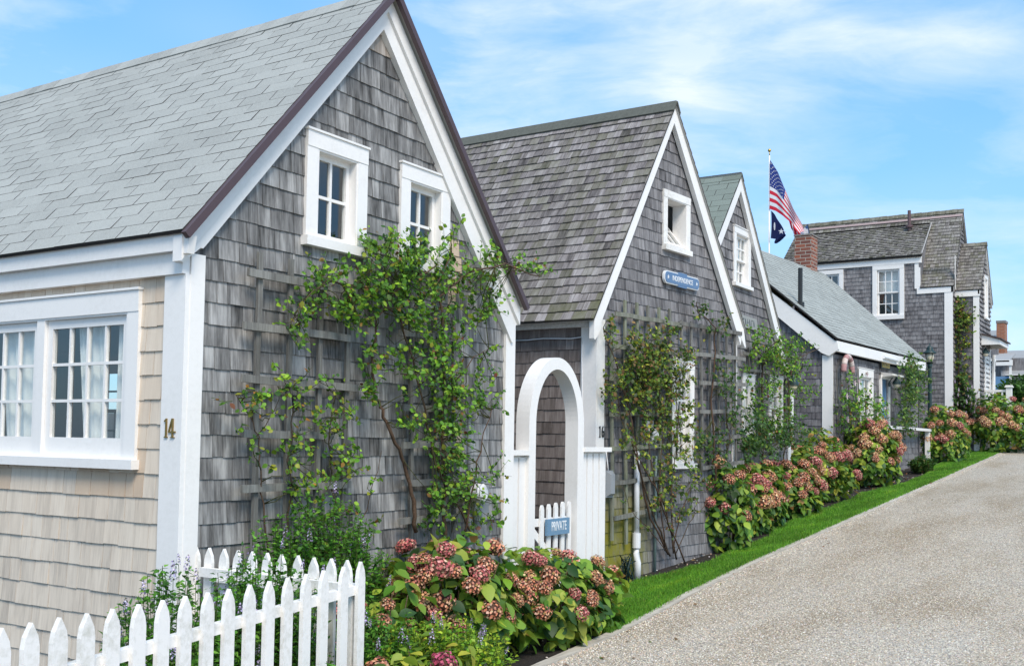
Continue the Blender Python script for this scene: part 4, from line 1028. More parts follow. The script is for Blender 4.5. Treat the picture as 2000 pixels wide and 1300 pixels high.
# ================================================================== lamps
lx, ly = 27.8, 5.60; lg = gz(lx); lt = 4.17
LP = thing('lamp_post', 'dark green iron lamp post with a frosted lantern before the tall house', 'street lamp', (lx, ly, lg))
b = MB(); b.lathe((lx, ly, lg), [(.10, -.05), (.10, .25), (.07, .32), (.055, .5), (.05, 1.2), (.042, lt-lg-.62), (.06, lt-lg-.58), (.06, lt-lg-.52), (.10, lt-lg-.48)], 16); b.build('post', M['green_metal'], LP, smooth=False)
b = MB(); b.lathe((lx, ly, lt-.48), [(.055, 0), (.095, .10), (.11, .22)], 16); b.build('glass', M['frost'], LP, smooth=True)
b = MB()
for k in range(4):
    a = PI/4+k*PI/2; b.tube([(lx+.06*math.cos(a), ly+.06*math.sin(a), lt-.48), (lx+.10*math.cos(a), ly+.10*math.sin(a), lt-.38), (lx+.115*math.cos(a), ly+.115*math.sin(a), lt-.26)], .008, 5)
b.build('cage', M['green_metal'], LP)
b = MB(); b.lathe((lx, ly, lt-.26), [(.165, 0), (.16, .02), (.09, .08), (.075, .10), (.085, .13), (.05, .17), (.02, .2), (.012, .26)], 16); b.build('cap', M['green_metal'], LP, smooth=True)
def wall_lantern(p, label, out):
    T = thing('wall_lantern', label, 'lantern', tuple(p), 'lanterns beside the doors')
    b = MB(); b.tube([p-out*.16, p-out*.14], .05, 10); b.tube([p-out*.15+ZV*.05, p+ZV*.19-out*.05, p+ZV*.17], .01, 6); b.build('bracket', M['green_metal'], T)
    b = MB(); b.lathe(p, [(.015, .16), (.03, .12), (.085, .04), (.09, .0)][::-1], 14); b.build('hood', M['green_metal'], T)
    b = MB(); b.sphere(p+ZV*(-.02), .07, 12, sz=.9); b.build('glass', M['frost'], T, smooth=True)
wall_lantern(pl4(1751, 750, .2), 'dark hooded lantern right of the blue door', N4)
wall_lantern(at_y(1549, 752, 5.35), 'dark hooded lantern at the corner of the third cottage', -YV)
wall_lantern(at_x(1925, 690, 30.9), 'dark hooded lantern under the white door hood of the tall house', -YV)
fl = thing('flood_light', 'long white light fixture under the roof edge above the blue door', 'light', tuple(pl4(1740, 700, .2)))
b = MB(); q0, q1 = pl4(1726, 697, .14), pl4(1752, 704, .14); b.tube([q0, q1], .035, 10); b.build('housing', M['pvc'], fl)
b = MB(); q = (q0+q1)/2; b.tube([q, q-N4*.06], .03, 8); b.build('bracket', M['pvc'], fl)
# side entrance strip of the third cottage
b = MB(); P3 = Vector((16.80, 5.80, 0))
SE = thing('side_entrance', 'narrow blue door in a white frame between the third cottage and the low cottage', 'doorway', (17.3, 5.8, gz(17)))
b = MB(); b.box(17.0, 17.06, 5.70, 5.80, .5, 2.70); b.box(17.46, 17.54, 5.70, 5.80, .5, 2.70); b.box(17.0, 17.54, 5.70, 5.80, 2.62, 2.74); b.build('frame', M['white'], SE)
b = MB(); b.box(17.06, 17.46, 5.74, 5.78, .5, 2.62); b.build('door', M['door_blue'], SE)
# half life ring
lr = thing('life_ring', 'faded red and white half ring hanging on the low cottage wall above the trellis', 'life ring', tuple(pl4(1655, 715, .08)))
c_ = pl4(1656, 727, .12)
for k in range(7):
    b = MB(); pts = [c_+U4*(.24*math.cos(t))+ZV*(.30*math.sin(t)) for t in [PI*(k+j/4)/7 for j in range(5)]]; b.tube(pts, .055, 10)
    b.build('ring_section', plain('faded_red_paint', (.40, .22, .22), .7) if k % 2 == 0 else plain('faded_white_paint', (.6, .5, .47), .7), lr, smooth=True)

# ================================================================== hand rail by the low cottage
HR = thing('hand_rail', 'white hand rail on a square post at the edge of the lawn', 'hand rail', (26.2, 5.33, gz(26.2)))
b = MB(); b.box(26.15, 26.25, 5.28, 5.38, 1.1, 1.955); b.build('post', M['white'], HR, bevel=.005)
b = MB(); b.box(22.0, 26.45, 5.26, 5.40, 1.955, 2.015); b.build('rail', M['white'], HR, bevel=.005)
b = MB(); b.box(22.1, 22.2, 5.28, 5.38, .7, 1.955); b.build('post', M['white'], HR, bevel=.005)
# porch rail of the tall house
PR = thing('porch_rail', 'white porch railing with a capped newel post by the tall house', 'railing', (31.2, 4.3, gz(31)))
xr = 31.2
y0, y1 = at_x(1971, 770, xr).y, at_x(1908, 762, xr).y; zt = at_x(1940, 761, xr).z; nt = at_x(1971, 752, xr).z
b = MB(); b.box(xr-.07, xr+.07, y0-.07, y0+.07, 1.4, nt-.06); b.build('newel_post', M['white'], PR, bevel=.008)
b = MB(); b.box(xr-.10, xr+.10, y0-.10, y0+.10, nt-.06, nt-.03); b.box(xr-.08, xr+.08, y0-.08, y0+.08, nt-.03, nt); b.build('cap', M['white'], PR, bevel=.01)
b = MB(); b.box(xr-.035, xr+.035, y0+.07, y1, zt-.06, zt); b.build('rail', M['white'], PR, bevel=.005)
k = y0+.17
while k < y1:
    b = MB(); b.box(xr-.02, xr+.02, k-.02, k+.02, 1.6, zt-.06); b.build('baluster', M['white'], PR); k += .17
# white ladder leaning by the hood
LD = thing('ladder', 'white ladder leaning beside the entrance of the tall house', 'ladder', (32.6, 4.4, gz(32)))
X_ = 32.6
pa, pb, pc, pd = at_x(1925, 695, X_), at_x(1926, 800, X_), at_x(1941, 693, X_), at_x(1937, 800, X_)
b = MB(); b.tube([pa, pb], .035, 6); b.build('stile', M['white'], LD)
b = MB(); b.tube([pc, pd], .045, 6); b.build('stile', M['white'], LD)
for k in range(9):
    t = (k+.5)/9; b = MB(); b.tube([pa.lerp(pb, t), pc.lerp(pd, t)], .018, 6); b.build('rung', M['white'], LD)

# ================================================================== far buildings
def far_quad(x, u0, v0, u1, v1): return at_x(u0, v0, x), at_x(u1, v1, x)
FH = thing('far_house', 'distant grey house with brick chimney and blue doors at the right edge', 'house', (52, 5, gz(52)))
xf = 50
def fbox(name, mat, u0, v0, u1, v1, x=xf, dx=.3, parent=FH, ext=0):
    p, q = at_x(u0, v0, x), at_x(u1, v1, x); b = MB(); b.box(x, x+dx, q.y-ext, p.y, q.z, p.z); return b.build(name, mat, parent)
fbox('chimney', M['brick2'], 1946, 628, 1963, 720, 51, .7)
fbox('chimney_cap', M['stone'], 1945, 626, 1964, 630, 50.98, .74)
b = MB(); a, c = at_x(1955, 685, 54), at_x(1955, 733, 49.5); yb = at_x(2060, 700, 50).y
b.prism([(54, a.y, a.z), (49.5, c.y, c.z), (49.5, yb, c.z), (54, yb, a.z)], (0, 0, -.1)); b.build('roof', plain('pale_weathered_roof', (.30, .31, .32), .9, bmp=.4), FH)
b = MB(); a, c = at_x(1915, 646, 53), at_x(1915, 672, 50.5); yb = at_x(1948, 660, 52).y
b.prism([(53, a.y, a.z), (50.5, c.y, c.z), (50.5, yb, c.z), (53, yb, a.z)], (0, 0, -.1)); b.build('roof', plain('pale_weathered_roof_wing', (.27, .28, .285), .9, bmp=.4), FH)
fbox('wall', M['cedar_far'], 1915, 672, 1950, 800, 50.6, .2)
fbox('wall', M['cedar_far'], 1944, 700, 2050, 830, 50.3, .2)
fbox('fascia', M['white'], 1963, 731, 2050, 735, 49.5, .1)
fbox('fascia', M['white'], 1941, 703, 1977, 713, 49.0, .15)
b = MB(); a, c = at_x(1944, 690, 51), at_x(1944, 704, 49.0); yb = at_x(1978, 700, 50).y
b.prism([(51, a.y, a.z), (49.0, c.y, c.z), (49.0, yb, c.z), (51, yb, a.z)], (0, 0, -.06)); b.build('roof', plain('pale_weathered_roof_porch', (.33, .335, .34), .9, bmp=.4), FH)
fbox('corner_board', M['white'], 1971, 713, 1976, 800, 49.05, .1)
fbox('door', M['door_blue'], 1944, 735, 1971, 800, 49.2, .08)
fbox('door_frame', M['white'], 1980, 738, 2040, 742, 50.1, .1); fbox('door_frame', M['white'], 1980, 742, 1984, 800, 50.1, .1)
fd = fbox('door', M['door_blue'], 1984, 742, 2040, 820, 50.2, .08)
for i in range(4):
    fbox('window_lattice', M['door_blue'], 1987+i*5, 747, 1988+i*5, 763, 50.05, .05, parent=fd)
fbox('pane', M['black'], 1987, 747, 2010, 763, 50.15, .05, parent=fd)
CS = thing('clapboard_shed', 'small white clapboard building behind the ladder', 'shed', (45, 5, gz(45)))
b = MB(); p, q = at_x(1924, 728, 44), at_x(1943, 810, 44); z = q.z
while z < p.z: b.prism([(44, q.y, z), (44, q.y, z+.15), (44-.0, p.y, z+.15), (44, p.y, z)], (.2, 0, 0)); b.prism([(43.97, q.y, z), (44.0, q.y, z+.14), (44.0, p.y, z+.14), (43.97, p.y, z)], (.01, 0, 0)); z += .15
b.build('wall', M['white_old'], CS)
fbox('window', M['black'], 1930, 722, 1938, 730, 43.9, .05, parent=CS); fbox('wall', M['cedar_dark'], 1924, 705, 1943, 722, 44, .2, parent=CS); fbox('trim', M['white'], 1924, 700, 1943, 705, 43.9, .3, parent=CS)
wp = thing('bollard', 'white wooden post with a short rail past the last hydrangea', 'post', tuple(at_x(1994, 836, 33)))
a, c = at_x(1992, 802, 33), at_x(1997, 850, 33); b = MB(); b.box(32.95, 33.05, c.y, a.y, 1.5, a.z); b.build('post', M['white'], wp); b = MB(); r0 = at_x(1975, 812, 33); b.box(32.98, 33.02, a.y, r0.y, r0.z-.05, r0.z); b.build('rail', M['white'], wp)

# ================================================================== flags
FPx = Vector((27.2, 0, 0)); 
def fpt(u, v, x=27.2): return at_x(u, v, x)
FP = thing('flagpole', 'tall white flagpole with a gilt ball behind the low cottage', 'flagpole', (27.2, fpt(1502, 400).y, gz(27)))
py = fpt(1502.5, 400).y
b = MB(); b.tube([(27.2, py, 1.2), (27.2, py, fpt(1502, 304).z)], [.028, .018], 12); b.build('pole', M['white'], FP, smooth=True)
b = MB(); b.tube([(27.2, py, fpt(1502, 304).z), (27.2, py, fpt(1502, 296).z)], .012, 6); b.sphere((27.2, py, fpt(1502, 294).z), .045); b.build('finial', plain('gilt', (.6, .42, .12), .3, .9), FP, smooth=True)
def lerp2(pts, s):
    s = max(0, min(1, s))*(len(pts)-1); i = min(int(s), len(pts)-2); t = s-i
    return (pts[i][0]*(1-t)+pts[i+1][0]*t, pts[i][1]*(1-t)+pts[i+1][1]*t)
TOPP = [(1504, 312), (1519, 336), (1533, 369), (1549, 404), (1561, 430), (1571, 452)]
BOTP = [(1503, 408), (1515, 412), (1529, 421), (1541, 432), (1551, 444), (1562, 456)]
def flagpt(s, t, off=0):
    t = t**(1+1.1*s)
    a, c = lerp2(TOPP, s), lerp2(BOTP, s); u, v = a[0]*(1-t)+c[0]*t, a[1]*(1-t)+c[1]*t
    p = fpt(u, v, 27.16); w = .06*math.sin(s*9+t*2.2)*s+.03*math.sin(s*17-t*3)*s
    return p+XV*(w*1.5+off)
US = thing('flag', 'stars and stripes flag drooping from the flagpole', 'flag', (27.16, py, fpt(1503, 360).z))
RED, WHT, BLU = (.70, .03, .06), (.85, .85, .86), (.03, .055, .25)
b = MB(); NS, per = 34, 3
for i in range(NS):
    for j in range(13*per):
        s0, s1, t0, t1 = i/NS, (i+1)/NS, j/(13*per), (j+1)/(13*per); st = j//per
        col = RED if st % 2 == 0 else WHT
        if s0 < .40 and st < 7: col = BLU
        b.poly([flagpt(s0, t0), flagpt(s0, t1), flagpt(s1, t1), flagpt(s1, t0)], None, col)
M['cloth'] = leafmat('flag_cloth', .3, .8)
fc = b.build('cloth', M['cloth'], US, smooth=True)
b = MB()
for r in range(9):
    for c in range(6 if r % 2 == 0 else 5):
        s = .40*((c+.5)/6+(0 if r % 2 == 0 else .5/6)); t = 7/13*(r+.75)/9.5
        for off in (-.012, .012):
            P = [flagpt(s+(.017 if k % 2 == 0 else .008)*math.cos(PI*k/5)*.9, t+(.022 if k % 2 == 0 else .010)*math.sin(PI*k/5), off) for k in range(10)]
            b.poly(P, None, WHT)
st = b.build('star', M['cloth'], fc)
b = MB()   # the folded fly end hanging below
fold = [((1541, 430), (1548, 436), (1553, 452), (1557, 461)), ((1548, 436), (1552, 440), (1560, 452), (1563, 458)), ]
FT = [(1540, 428), (1546, 434), (1552, 440), (1558, 447), (1563, 453)]; FBt = [(1545, 446), (1550, 456), (1555, 462), (1560, 462), (1566, 460)]
for i in range(16):
    for j in range(6):
        P = []
        for (a_, c_) in ((i, j), (i, j+1), (i+1, j+1), (i+1, j)):
            s, t = a_/16, c_/6; x, y = lerp2(FT, s), lerp2(FBt, s); P.append(fpt(x[0]*(1-t)+y[0]*t, x[1]*(1-t)+y[1]*t, 27.24)+XV*.05*math.sin(s*14))
        b.poly(P, None, RED if (i//3) % 2 == 0 else WHT)
b.build('fold', M['cloth'], US, smooth=True)
NF = thing('flag', 'small dark blue flag with a white star hanging below the large flag', 'flag', (27.16, py, fpt(1505, 440).z))
b = MB(); NVY = (.012, .022, .10)
T2 = [(1506, 411), (1514, 420), (1524, 436), (1531, 450), (1536, 460)]; B2 = [(1505, 466), (1509, 466), (1515, 466), (1513, 476), (1518, 474)]
def nf(s, t, off=0):
    x, y = lerp2(T2, s), lerp2(B2, s); return fpt(x[0]*(1-t)+y[0]*t, x[1]*(1-t)+y[1]*t, 27.16)+XV*(.05*math.sin(s*12+t*3)+off)
for i in range(14):
    for j in range(10): b.poly([nf(i/14, j/10), nf(i/14, (j+1)/10), nf((i+1)/14, (j+1)/10), nf((i+1)/14, j/10)], None, NVY)
nc = b.build('cloth', M['cloth'], NF, smooth=True)
b = MB()
def decal(mb, cu, cv, r, n, x, inner=.42, sx=1, sy=1):
    for off in (-.09, .09):
        mb.poly([fpt(cu+sx*(r if k % 2 == 0 else r*inner)*math.cos(PI*k/n+PI/2), cv-sy*(r if k % 2 == 0 else r*inner)*math.sin(PI*k/n+PI/2), x)+XV*off for k in range(2*n)], None, WHT)
decal(b, 1528, 453, 6, 5, 27.16); decal(b, 1515, 443, 4.2, 8, 27.16, 1, .36, 1.9); b.build('emblem', M['cloth'], nc)
PF = thing('pennant', 'light blue pennant with white marks flying just above the brick chimney', 'flag', tuple(fpt(1575, 455, 27.6)))
b = MB(); pa_ = [fpt(1556, 457, 27.6), fpt(1577, 438, 27.6), fpt(1582, 463, 27.6)]
LB = (.10, .19, .38)
b.poly([pa_[0], (pa_[0]+pa_[1])/2+XV*.05, (pa_[0]+pa_[2])/2], None, LB); b.poly([(pa_[0]+pa_[1])/2+XV*.05, pa_[1], pa_[2], (pa_[0]+pa_[2])/2], None, LB); pc_ = b.build('cloth', M['cloth'], PF)
b = MB(); decal(b, 1574, 452, 6.5, 8, 27.5, 1, .42, 1); decal(b, 1566, 454, 2.5, 4, 27.5); b.build('emblem', M['cloth'], pc_)
b = MB(); q = fpt(1578, 438, 27.62); q2 = fpt(1582, 463, 27.62); b.tube([q, q2, Vector((q2.x, q2.y, 5.0))], .012, 6); b.build('staff', M['black'], PF)
# ================================================================== leaves
def leaf_tpl(curl=.12, wid=.42, fold=.10):
    "8-triangle-ish folded leaf, length 1 along y"
    prof = [(0, .0), (.22, wid*.75), (.5, wid), (.78, wid*.62), (1.0, 0)]
    v = []; f = []
    for t, w in prof:
        z = -curl*t*t; v.append((0, t, z-fold*w*.0)); v.append((-w, t-.03, z+fold*w*2)); v.append((w, t-.03, z+fold*w*2))
    for i in range(4):
        a = i*3; b = a+3
        f.append((a, b, b+1, a+1)); f.append((a, a+2, b+2, b))
    return np.array(v), np.array(f)
SMALL_V = np.array([(0, 0, 0), (.36, .42, .07), (0, 1, -.10), (-.36, .42, .07), (0, .5, -.02)]); SMALL_F = np.array([(0, 1, 2, 4), (0, 4, 2, 3)])
BIG_V, BIG_F = leaf_tpl(.22, .34, .12)
ROSE_V, ROSE_F = leaf_tpl(.12, .38, .08)
def pick_cols(n, pal, rng, jit=.25):
    pal = np.array(pal); w = pal[:, 3]/pal[:, 3].sum(); idx = rng.choice(len(pal), n, p=w); c = pal[idx, :3]*1.3
    return np.clip(c*(1+rng.uniform(-jit, jit, (n, 1)))*(1+rng.uniform(-.08, .08, (n, 3))), 0, 1)
P_ROSE = [(.08, .18, .024, 5), (.12, .27, .025, 4), (.22, .37, .03, 3.2), (.035, .09, .022, 2), (.22, .24, .03, .7), (.22, .12, .03, .35), (.14, .05, .03, .2)]
P_YROSE = [(.06, .12, .02, 4), (.11, .18, .03, 5), (.20, .26, .03, 3.0), (.34, .35, .03, 1.1), (.22, .13, .05, 1.8), (.16, .09, .04, 1.2), (.035, .06, .02, 2)]
P_DKROSE = [(.035, .085, .02, 5), (.06, .13, .025, 4), (.12, .19, .03, 1.2), (.16, .12, .04, .6)]
P_HERB = [(.06, .17, .02, 4), (.10, .26, .03, 4), (.16, .33, .04, 2), (.035, .10, .02, 2)]
P_HERBY = [(.15, .30, .02, 4), (.25, .38, .03, 4), (.34, .42, .03, 2), (.06, .14, .02, 2)]
P_HYD = [(.08, .175, .025, 4), (.15, .26, .03, 4), (.25, .33, .04, 3), (.03, .08, .022, 3), (.30, .32, .05, .8), (.28, .16, .05, .35)]
P_HYDY = [(.10, .19, .025, 3), (.19, .27, .03, 4), (.33, .34, .04, 2.6), (.06, .12, .02, 3), (.30, .18, .05, .6)]

def rose(name, label, cat, P, clumps, canes, pal, seed=1, leaf=.03, group=None, twig=.16, depth=(.06, .30), flowers=None, wall_n=-YV, thick=.010, tpl=None, dens=9, fuller=1.0):
    """P(u, v, off) -> point on the wall plane moved off the wall; clumps = (u, v, ru, rv, twigs); canes = (radius, [(u, v, off)...])"""
    rng = np.random.default_rng(seed); q0 = P(*canes[0][1][0][:2], .1)
    T = thing(name, label, cat, (q0.x, q0.y, gz(q0.x)), group)
    nodes = []
    for r, pts in canes:
        mb = MB()
        pp = [P(*p) for p in pts]; path = []
        for i in range(len(pp)-1):
            for k in range(4):
                t = k/4; path.append(pp[i].lerp(pp[i+1], t)+Vector(rng.uniform(-.012, .012, 3)))
        path.append(pp[-1]); n = len(path)
        mb.tube(path, [r*(1-.65*i/(n-1)) for i in range(n)], 6, (.16+.05*rng.random(), .12, .08)); nodes += path[n//4:]; mb.build('cane', M['bark'], T, smooth=True)
    mb = MB()
    tw = []; L = []; D = []; ND = np.array([tuple(n) for n in nodes])
    for (u, v, ru, rv, n) in clumps:
        n = int(n*fuller+.5)
        for _ in range(n):
            a = rng.uniform(0, 2*PI); rr = math.sqrt(rng.random())*(1 if rng.random() < .8 else 1.25)
            off = rng.uniform(*depth)*(.5+.5*rng.random())
            p = P(u+ru*rr*math.cos(a), v+rv*rr*math.sin(a), off)
            pn = np.array(p); dd = np.linalg.norm(ND-pn, axis=1); j = int(np.argmin(dd+rng.uniform(0, .15, len(dd))))
            near = Vector(ND[j]); away = (p-near); dirv = (away.normalized()*.5 if away.length > .02 else Vector((0, 0, 0)))+Vector(rng.normal(0, .5, 3))+ZV*.25+wall_n*.25
            dirv.normalize()
            if rng.random() < .45 and away.length < .6:
                mid = near.lerp(p, .5)+Vector(rng.uniform(-.03, .03, 3)); mb.tube([near, mid, p], [.004, .003, .002], 4, (.12, .13, .05))
            e = p+dirv*twig*rng.uniform(.5, 1.2); mb.tube([p, p.lerp(e, .5)-ZV*.006, e], [.003, .002, .001], 3, (.12, .15, .05))
            m = int(rng.integers(max(3, dens-3), dens+3))
            for k in range(m):
                t = (k+.5)/m; L.append(p.lerp(e, t)+Vector(rng.uniform(-.012, .012, 3))); D.append(dirv)
    mb.build('twigs', M['bark'], T, smooth=True)['kind'] = 'stuff'
    L = np.array([tuple(x) for x in L]); n = len(L); D = np.array([tuple(x) for x in D])
    nrm = rng.normal(0, .55, (n, 3))+np.array([0, 0, .55])+np.array(tuple(wall_n))*.65
    R = frames(nrm, rng.uniform(0, 2*PI, n), (leaf*rng.uniform(.6, 1.3, n))[:, None]*np.ones((1, 3)))
    tv, tf = tpl or (ROSE_V, ROSE_F)
    V, Fc, C = scatter(tv, tf, R, L, pick_cols(n, pal, rng))
    mesh_from('foliage', V, Fc, C, M['leaf'], T)
    if flowers:
        col, m, size = flowers; idx = rng.choice(n, m, replace=False)
        fv, ff, fcC = blossom(size, col, rng)
        fl = None
        for j in idx:
            p = L[j]+np.array(tuple(wall_n))*.03
            if fl is None:
                fl = mesh_from('flower', fv+p, ff, fcC, M['petal'], T)
                base = p-np.array(T.location)
            else: copy_part(fl, T, loc=tuple(p-base-np.array(T.location)))
    return T
def blossom(size, col, rng):
    V = []; Fc = []; C = []; 
    for ring_, (n, tilt, rr) in enumerate(((6, .5, 1.0), (5, 1.0, .65))):
        for k in range(n):
            a = 2*PI*k/n+ring_*.4; d = np.array([math.cos(a), -.0, math.sin(a)]); o = np.array([0, -1., 0]); s = np.cross(d, o)
            tip = d*size*rr*math.cos(tilt)+o*size*rr*math.sin(tilt); b = len(V)
            V += [np.zeros(3), tip*.6+s*size*.35*rr, tip, tip*.6-s*size*.35*rr]; Fc.append((b, b+1, b+2, b+3)); C.append(np.array(col)*(1-.15*rng.random()))
    return np.array(V), np.array(Fc), np.array(C)

# ---- hydrangea flower heads: four shared meshes
def head_mesh(idx, pal, rng, n=150):
    k = np.arange(n)+.5; ph = np.arccos(1-1.65*k/n); th = PI*(1+5**.5)*k
    d = np.stack([np.sin(ph)*np.cos(th), np.sin(ph)*np.sin(th), np.cos(ph)], 1)+rng.normal(0, .08, (n, 3)); d /= np.linalg.norm(d, axis=1, keepdims=True)
    L = d*np.array([1, 1, .82])*(1+rng.uniform(-.10, .08, (n, 1))+.10*np.sin(d[:, :1]*5+idx*2)*np.sin(d[:, 1:2]*6+idx)+.07*np.sin(d[:, 2:]*7))
    pet = []; pf = []
    for q in range(4):
        a = q*PI/2; c, s = math.cos(a), math.sin(a); b = len(pet)
        for x, y, z in ((0, 0, 0), (.55, .42, .12), (.0+.0, 1.0, .05), (-.55, .42, .12)): pet.append((x*c-y*s, x*s+y*c, z))
        pf.append((b, b+1, b+2, b+3))
    pet = np.array(pet); pf = np.array(pf)
    R = frames(d+rng.normal(0, .28, (n, 3)), rng.uniform(0, 6, n), (.145*rng.uniform(.8, 1.25, n))[:, None]*np.ones((1, 3)))
    col = pick_cols(n, pal, rng, .3)
    V, Fc, C = scatter(pet, pf, R, L, col)
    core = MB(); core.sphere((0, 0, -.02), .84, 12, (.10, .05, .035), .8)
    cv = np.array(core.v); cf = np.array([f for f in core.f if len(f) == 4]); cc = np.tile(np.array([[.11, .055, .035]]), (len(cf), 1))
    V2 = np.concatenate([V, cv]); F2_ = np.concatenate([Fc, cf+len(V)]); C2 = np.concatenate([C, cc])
    o = mesh_from('flower_head', V2, F2_, C2, M['petal']); me = o.data; bpy.data.objects.remove(o); return me
HP = [[(.54, .22, .13, 4), (.64, .35, .22, 3), (.43, .14, .11, 3), (.58, .42, .29, 1.6), (.30, .20, .08, 1.2)],
      [(.54, .17, .16, 4), (.63, .31, .25, 3), (.42, .10, .11, 3), (.56, .40, .28, 1.4)],
      [(.56, .29, .16, 4), (.66, .43, .27, 3), (.43, .19, .11, 3), (.42, .33, .13, 1.4)],
      [(.34, .05, .10, 4), (.46, .10, .17, 3), (.50, .25, .22, 2), (.25, .04, .07, 2)]]
HEADS = [head_mesh(i, p, np.random.default_rng(100+i)) for i, p in enumerate(HP)]
def hydrangea(label, c, r, h, nleaf, nhead, seed, pal=P_HYD, leaf=.12, hr=.075, kinds=(0, 0, 1, 2), group='hydrangea bushes along the bed', zmin=.05, heads_at=None, up=.25, face=(-.75, -.65, .3)):
    nleaf = int(nleaf*1.9); nhead = int(nhead*.8); rng = np.random.default_rng(seed); cx, cy = c; g = gz(cx)
    T = thing('hydrangea', label, 'shrub', (cx, cy, g), group)
    base = np.array([cx, cy, g])
    def shape(d):   # lumpy dome
        q = 1+.13*np.sin(d[:, 0]*5+seed)+.11*np.sin(d[:, 1]*6+seed*2)+.08*np.sin(d[:, 2]*7+seed*3+d[:, 0]*4)
        return d*q[:, None]
    d = rng.normal(0, 1, (nleaf, 3)); d[:, 2] = np.abs(d[:, 2])*1.15-.62; d /= np.linalg.norm(d, axis=1, keepdims=True)
    rad = rng.uniform(.55, 1.0, nleaf)**.45
    L = shape(d)*rad[:, None]*np.array([r[0], r[1], h*.60])+base+np.array([0, 0, h*.40]); L[:, 2] = np.maximum(L[:, 2], g+zmin)
    nrm = d*np.array([.8, .8, .6])+rng.normal(0, .55, (nleaf, 3))+np.array([0, 0, .85])
    spin = rng.normal(0, 1.1, nleaf)+PI
    R = frames(nrm, spin, (leaf*rng.uniform(.55, 1.2, nleaf))[:, None]*np.ones((1, 3)))
    V, Fc, C = scatter(BIG_V, BIG_F, R, L, pick_cols(nleaf, pal, rng, .3))
    mesh_from('foliage', V, Fc, C, M['leaf'], T, smooth=True)
    mb = MB()
    for k in range(26):
        a = rng.uniform(0, 2*PI); q = rng.uniform(.3, .9); e = Vector((cx+r[0]*q*math.cos(a), cy+r[1]*q*math.sin(a), g+h*rng.uniform(.45, .9)))
        s = Vector((cx+r[0]*.25*math.cos(a), cy+r[1]*.25*math.sin(a), g-.02)); mb.tube([s, s.lerp(e, .5)+ZV*.05, e], [.007, .005, .004], 5, (.17, .12, .07))
    mb.build('stem', M['bark'], T, smooth=True)
    hp = []
    f = np.array(face)
    tries = 0
    while len(hp) < nhead and tries < 6000:
        tries += 1
        dd = rng.normal(0, 1, 3)+f*.8; dd[2] = abs(dd[2])*.9-.12; dd /= np.linalg.norm(dd)
        p = shape(dd[None, :])[0]*np.array([r[0], r[1], h*.62])*rng.uniform(.93, 1.06)+base+np.array([0, 0, h*.42])
        if p[2] < g+.1 or p[2] > g+h*1.0: continue
        rr = hr*rng.uniform(.7, 1.2)
        if any(np.linalg.norm(p-q[0]) < (rr+q[2])*.72 for q in hp): continue
        hp.append((p, dd, rr))
    for (p, dd, rr) in hp:
        o = bpy.data.objects.new('flower_head', HEADS[int(rng.choice(kinds))]); COL.objects.link(o); o.parent = T
        o.location = tuple(p-base); q = Vector(dd)*.8+Vector((0, 0, .5)); o.rotation_euler = q.to_track_quat('Z', 'Y').to_euler(); o.scale = (rr*rng.uniform(.9, 1.1), rr, rr*rng.uniform(.85, 1.05))
    return T
def herb(name, label, cat, c, r, h, nst, seed, pal=P_HERB, leaf=.035, spikes=20, group=None, spike_h=.07):
    rng = np.random.default_rng(seed); cx, cy = c; g = gz(cx)
    T = thing(name, label, cat, (cx, cy, g), group); mb = MB(); L = []; Nn = []; SP = []
    for k in range(nst):
        a = rng.uniform(0, 2*PI); q = math.sqrt(rng.random()); bx, by = cx+r[0]*.75*q*math.cos(a), cy+r[1]*.75*q*math.sin(a)
        hh = h*(1-.35*q*q)*rng.uniform(.72, 1.1); e = Vector((bx+r[0]*.35*math.cos(a)*q+rng.normal(0, .03), by+r[1]*.35*math.sin(a)*q+rng.normal(0, .03), g+hh)); s = Vector((bx, by, g))
        m = s.lerp(e, .5)+Vector((rng.normal(0, .02), rng.normal(0, .02), 0)); mb.tube([s, m, e], [.003, .0025, .0015], 3, (.08, .13, .03))
        n = int(hh/.013)
        for j in range(n):
            t = .15+.85*(j+rng.random())/n; p = s.lerp(m, t*2) if t < .5 else m.lerp(e, t*2-1)
            th = j*2.4+rng.normal(0, .3); o = Vector((math.cos(th), math.sin(th), .25)); L.append(p+o*leaf*.35); Nn.append((-o.x*.5, -o.y*.5, 1.0+rng.normal(0, .3)))
        if k < spikes: SP.append((e, (e-m).normalized()))
    mb.build('stem', M['bark'], T)
    L = np.array([tuple(x) for x in L]); n = len(L); nr = np.array(Nn)+rng.normal(0, .3, (n, 3))
    R = frames(nr, rng.uniform(0, 2*PI, n), (leaf*rng.uniform(.6, 1.3, n))[:, None]*np.array([[.8, 1, 1]]))
    V, Fc, C = scatter(SMALL_V, SMALL_F, R, L, pick_cols(n, pal, rng)); mesh_from('foliage', V, Fc, C, M['leaf'], T)
    if SP:
        m = 46; k = np.arange(m); rad = .011*(1-(k/m)**2)+.003
        lp = np.stack([np.cos(k*2.4)*rad, np.sin(k*2.4)*rad, k/m*spike_h], 1)
        tv = SMALL_V*np.array([1, 1, 1])
        R = frames(np.stack([np.cos(k*2.4), np.sin(k*2.4), .5+0*k], 1), k*1.0, np.full((m, 3), .011))
        Vp, Fp, Cp = scatter(tv, SMALL_F, R, lp, pick_cols(m, [(.42, .36, .55, 3), (.52, .46, .62, 2), (.20, .15, .26, 4), (.10, .11, .06, 4)], rng))
        first = None
        for (e, d) in SP:
            if first is None:
                o = mesh_from('flower_spike', Vp, Fp, Cp, M['petal']); first = o
            else: o = first.copy(); COL.objects.link(o)
            o.parent = T; o.location = e-T.location; o.rotation_euler = d.to_track_quat('Z', 'Y').to_euler(); sc_ = rng.uniform(.6, 1.25); o.scale = (sc_,)*3
    return T

